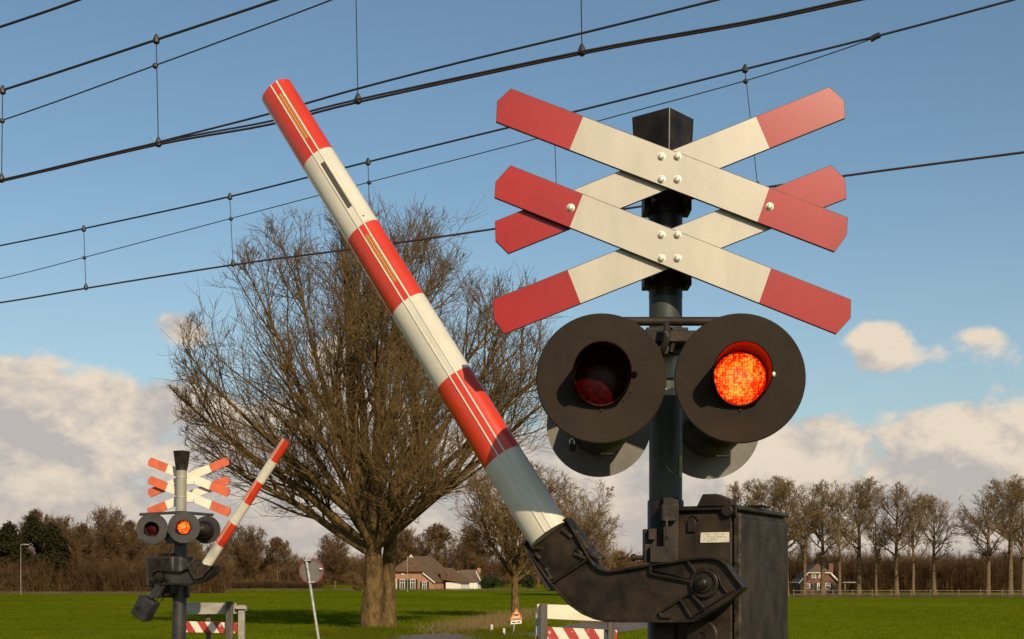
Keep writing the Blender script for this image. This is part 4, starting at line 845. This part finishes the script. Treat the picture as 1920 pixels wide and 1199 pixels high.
BO, srf = boom(bar, basc, ax, pu, n_, ts, [M['boom_red'], M['boom_white'], M['edge']])
def strip_on(t0, t1, m, name, x0=.0165, x1=.0315, h=.001):
    nrow = int((t1-t0)/.0062); me = bpy.data.meshes.new(name); org = world_of(BO)
    vs = [srf(t0, x0, h), srf(t0, x1, h), srf(t1, x1, h), srf(t1, x0, h)]; th = n_*.0012
    me.from_pydata([tuple(v-org) for v in vs]+[tuple(v-org-n_*.004) for v in vs], [], [(0, 1, 2, 3), (7, 6, 5, 4), (0, 4, 5, 1), (1, 5, 6, 2), (2, 6, 7, 3), (3, 7, 4, 0)]); uvl = me.uv_layers.new()
    uvs = {0: (0, 0), 1: (2, 0), 2: (2, nrow), 3: (0, nrow)}
    for p in me.polygons:
        for li in p.loop_indices: vi = me.loops[li].vertex_index; uvl.data[li].uv = uvs[vi % 4] if p.index == 0 else (.05, .05)
    me.materials.append(m); o = bpy.data.objects.new(name, me); COL.objects.link(o); o.parent = BO
def tat(px, py): return (BP.hit(px, py)-basc).dot(ax)
strip_on(tat(582, 275), tat(533, 192), M['dots_orange'], 'reflector_strip'); strip_on(tat(662, 403), tat(609, 322), M['dots_grey'], 'reflector_strip'); strip_on(tat(747, 541), tat(693, 455), M['dots_orange'], 'reflector_strip')
q = srf(tat(690, 412), .046, .001); MB().lathe(q, n_, [(.003, 0), (.002, .0015)], 8).build('rivet', M['dark'], BO)
# machine housing: front face parallel to the boom, side face to its right
cr_ = at(1386, 1080, 4.045); cr_.z = 0; fu = u_; bkv = -n_; ztop = pz(951, 4.05); zb = .95
def hb(a, b, z, c=cr_): v = c-fu*a+bkv*b; return Vector((v.x, v.y, z))
m_ = MB(); m_.prism([hb(.012, .012, zb), hb(.212, .012, zb), hb(.212, .6, zb), hb(.012, .6, zb)], (0, 0, ztop-zb-.006)); hs = m_.build('machine_housing', M['blackrough'], bar, .012, seg=3)
m_ = MB(); m_.prism([hb(.20, 0, zb+.02), hb(.022, 0, zb+.02), hb(.022, 0, ztop-.02), hb(.20, 0, ztop-.02)], bkv*.02); m_.build('door_panel', M['blackrough'], hs, .006, seg=3)
m_ = MB(); m_.prism([hb(0, .028, zb+.02), hb(0, .59, zb+.02), hb(0, .59, ztop-.028), hb(0, .028, ztop-.028)], -fu*.02); m_.build('side_panel', M['blackrough'], hs, .01, seg=3)
m_ = MB(); m_.prism([hb(-.003, -.004, ztop-.010), hb(.216, -.004, ztop-.010), hb(.216, .588, ztop-.010), hb(-.003, .588, ztop-.010)], (0, 0, .016)); m_.build('lid', M['black'], hs, .005)
m_ = MB(); m_.box(hb(.006, .006, (zb+ztop)/2-.004), (.022, .022, ztop-zb-.03), Matrix.Rotation(math.atan(-.5), 3, 'Z')); m_.build('corner_strip', M['worn'], hs, .004)
# latch on the lid
m_ = MB(); a = [hb(.135, -.01, ztop+.003), hb(.02, -.01, ztop+.003), hb(.02, -.01, ztop+.022), hb(.072, -.01, ztop+.042), hb(.115, -.01, ztop+.042)]; m_.prism(a, bkv*.05)
m_.cyl(hb(.035, -.016, ztop-.012), hb(.035, .02, ztop-.012), .020, seg=8); m_.build('latch', M['black'], hs, .003)
m_ = MB(); m_.tube([hb(.01, -.012, ztop+.035), hb(.008, -.012, ztop+.01), hb(.006, -.012, ztop-.03)], .004, 6); m_.build('latch_pin', M['worn'], hs)
m_ = MB(); m_.box(hb(.0, .22, ztop+.012), (.05, .09, .006), Matrix.Rotation(math.atan(-.5), 3, 'Z')); m_.build('lid_handle', M['black'], hs, .002)
FP = Plane(cr_+n_*.0, -.50)
def fp(px, py, off=.0): return FP.hit(px, py, off)
m_ = MB(); m_.prism([fp(1314, 999, .003), fp(1367, 998, .003), fp(1367, 1017, .003), fp(1313, 1018, .003)], -n_*.003); npl = m_.build('name_plate', M['plate'], hs)
m_ = MB(); rr = random.Random(4)
for row, y in enumerate((1002.5, 1007, 1011, 1014.8)):
    x = 1320 if row else 1325
    while x < (1360 if row < 2 else 1350):
        w = rr.uniform(1.2, 4.2)
        if rr.random() < .72: m_.ribbon([fp(x, y, .0032), fp(x+w, y-.1, .0032)], n_, .0016, .0006)
        x += w+rr.uniform(1.5, 3.5)
m_.build('plate_print', M['ink'], npl)
arch = [(1290, 998), (1290, 979), (1293, 973), (1298, 970), (1303, 973), (1306, 979), (1306, 998)]
m_ = MB(); m_.prism([fp(x, y, .002) for x, y in arch], n_*.008); m_.build('lock_cover', M['black'], hs, .002)
m_ = MB(); m_.ribbon([fp(x+(x-1298)*.45, y-4, .002) for x, y in arch[1:-1]], n_, .003, .004); m_.build('lock_surround', M['worn'], hs)
m_ = MB(); m_.lathe(FP.hit(1320, 1192, .0), n_, [(.052, 0), (.052, .022), (.047, .027), (.012, .027), (.010, .022), (.004, .022)], 28); m_.build('motor_cover', M['black'], hs)
# buffer and switch box on the post
m_ = MB(); m_.box(at(1218, 1024, 4.13), (.040, .05, .105)); m_.box(at(1222, 1002, 4.09), (.022, .02, .035)); m_.box(at(1240, 1040, 4.10), (.075, .04, .05)); m_.cyl(at(1184, 1046, 4.12), at(1206, 1046, 4.12), .007, seg=12); m_.cyl(at(1184, 1046, 4.12), at(1192, 1046, 4.12), .012, seg=12); m_.build('buffer_stop', M['blackrough'], bar, .002)
m_ = MB(); m_.tube(smoothpath([at(1249, 950, 4.10), at(1250, 985, 4.09), at(1249, 1030, 4.09), at(1245, 1052, 4.09)], 4), .004, 6); m_.build('rod', M['worn'], bar)
m_ = MB(); m_.box(at(1253, 962, 4.12), (.045, .06, .055)); m_.box(at(1256, 1010, 4.15), (.05, .06, .26)); m_.build('mounting_clamp', M['blackrough'], bar, .003)
m_ = MB(); m_.box((.56, 4.27, 1.05), (.24, .20, .14)); m_.cyl((.60, 4.30, .0), (.60, 4.30, .95), .09); m_.build('pedestal', M['black'], bar, .004)

# ------------------------------------------------------------------ FAR SIGNAL
YF_ = 18.0; fb = Vector((at(334, 1080, YF_).x, YF_, 0)); fs_ = thing('crossing_signal', fb, 'distant crossing signal with pale upper post in front of small orange and white boards', 'crossing signal')
def fz(py): return EYE+(HOR-py)/F*YF_
ftop = at(340.5, 875, YF_)
def fpt(py): f_ = (fz(py))/(ftop.z); return Vector((fb.x+(ftop.x-fb.x)*f_, YF_, fz(py)))
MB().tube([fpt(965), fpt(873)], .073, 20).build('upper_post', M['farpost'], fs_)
MB().tube([fb, fpt(1040), fpt(964)], [.095, .095, .072], 20).build('post', M['fardark'], fs_)
for py in (895, 932): MB().tube([fpt(py+1), fpt(py-1)], .078, 20).build('band', M['galv'], fs_)
capbox(fpt(860), fz(877), fz(846), .085, .115, R(-70), M['black'], fs_)
MB().tube([fpt(882), fpt(872)], .08, 16).build('collar', M['black'], fs_)
mp_ = lambda p: (354+(p[0]-1259)*.2325, 913+(p[1]-394)*.240)
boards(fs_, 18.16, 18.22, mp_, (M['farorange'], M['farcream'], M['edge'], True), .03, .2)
for py in (905, 938): MB().box(fpt(py)+Vector((.09, .08, 0)), (.13, .08, .05)).build('clamp', M['farcream'], fs_, .005)
m_ = MB(); m_.tube([at(262, 965, 17.9), at(340, 961, 17.9), at(400, 966, 17.9)], .022, 8); m_.build('cross_bar', M['fardark'], fs_)
m_ = MB(); m_.box(fpt(1010)+Vector((-.02, -.1, 0)), (.3, .14, .14)); m_.tube([at(320, 1000, 17.8), at(330, 1015, 17.8), at(338, 1020, 17.9)], .03, 6); m_.build('lamp_bracket', M['fardark'], fs_)
dl = Vector((.10, -1, 0))
lamp(fs_, at(285.5, 992, 17.75), dl, .212, 'lensoff', board='fardark', k=1.12, visl=.08, label='unlit dark red lamp', hous='fardark')
lamp(fs_, at(345, 989.5, 17.6), dl, .212, 'lenson_far', board='fardark', k=1.12, visl=.08, label='glowing orange lamp', hous='fardark')
lamp(fs_, at(388, 994, 18.3), Vector((.1, 1, 0)), .195, 'lensoff', board='fardark', k=1.2, label='lamp turned away', hous='black')
red_light(at(345, 990, 17.6), dl.normalized(), 1.6)
# FAR BARRIER
FB = Plane(at(300, 1090, 17.72), -.45); nf = FB.n; fbar = thing('level_crossing_barrier', Vector((at(300, 1100, 18.1).x, 18.2, 0)), 'distant dark barrier machine with short boom raised to the right and a counterweight hanging left', 'level crossing barrier')
def z4(x, y): return (220+x/3.164, 820+y/3.164)
def pf_(pts, off=0.): return [FB.hit(*z4(x, y), off) for x, y in pts]
m_ = MB(); m_.prism(pf_([(165, 712), (330, 705), (330, 880), (165, 890)], -.14), -nf*.45); hs2 = m_.build('machine_housing', M['fardark'], fbar, .02)
m_ = MB(); m_.prism(pf_([(235, 705), (250, 690), (300, 688), (312, 705)], -.14), -nf*.2); m_.prism(pf_([(185, 722), (315, 716), (315, 860), (185, 868)], -.128), -nf*.02); m_.build('lid_latch', M['black'], hs2, .006)
m_ = MB(); m_.prism(pf_([(230, 880), (310, 875), (320, 925), (290, 945), (235, 935)], -.1), -nf*.3); m_.tube(pf_([(255, 930), (270, 965), (262, 972)]), .012, 5); m_.build('motor', M['black'], hs2, .01)
ho = [(210, 830), (225, 800), (250, 788), (390, 800), (440, 770), (480, 735), (560, 770), (590, 765), (580, 800), (540, 835), (505, 858), (440, 872), (270, 872), (215, 850)]
m_ = MB(); m_.prism(pf_(ho), -nf*.12); ho2 = m_.build('boom_holder', M['fardark'], fbar, .008)
m_ = MB(); m_.ribbon(pf_(ho+[ho[0]]), nf, .022, .05, .06); m_.build('rim', M['black'], ho2, .004)
for q in ([(235, 825), (275, 815), (320, 870)], [(270, 800), (250, 850)]): MB().ribbon(pf_(q), nf, .02, .04).build('rib', M['black'], ho2, .004)
m_ = MB(); m_.prism(pf_([(415, 775), (470, 735), (555, 775), (500, 835), (455, 845)], .06), -nf*.06); m_.build('clamp_plate', M['worn'], ho2, .006)
m_ = MB(); m_.lathe(FB.hit(*z4(262, 832)), nf, [(.07, -.05), (.07, .06), (.05, .07), (.02, .07)], 20); m_.build('pivot_hub', M['black'], ho2)
m_ = MB()
for o_ in (0, 42): m_.prism(pf_([(232+o_, 862), (252+o_*.6+8, 872), (205+o_*.62, 960), (180+o_*.62, 950)], .03), -nf*.05)
m_.build('weight_arm', M['fardark'], fbar, .006)
m_ = MB(); m_.prism(pf_([(130, 935), (215, 985), (152, 1098), (72, 1045)], .08), -nf*.16); cw = m_.build('counterweight', M['fardark'], fbar, .015); MB().lathe(FB.hit(*z4(125, 1012), .081), nf, [(.03, 0), (.03, .008), (.018, .012)], 14).build('cover_bolt', M['black'], cw)
f0 = FB.hit(*z4(532, 752)); f1 = FB.hit(*z4(1005, 15)); axf = (f1-f0).normalized(); puf = axf.cross(nf).normalized(); 
if puf.x < 0: puf = -puf
cf = [(532, 752), (605, 632), (690, 508), (766, 386), (848, 264), (928, 140), (1005, 15)]; tf = [(FB.hit(*z4(*c_))-f0).dot(axf) for c_ in cf]
tf[0] = -.1
boom(fbar, f0, axf, puf, nf, [t_+.1 for t_ in tf] if False else tf, [M['farboomr'] if 'farboomr' in M else M['boom_red'], M['boom_white'], M['edge']], k=1.02, g0=-.030, g1=-.006, rw=2.0)
MB().box(fpt(1110)+Vector((-.12, .0, 0)), (.5, .14, .16)).build('mounting_clamp', M['black'], fbar, .01)
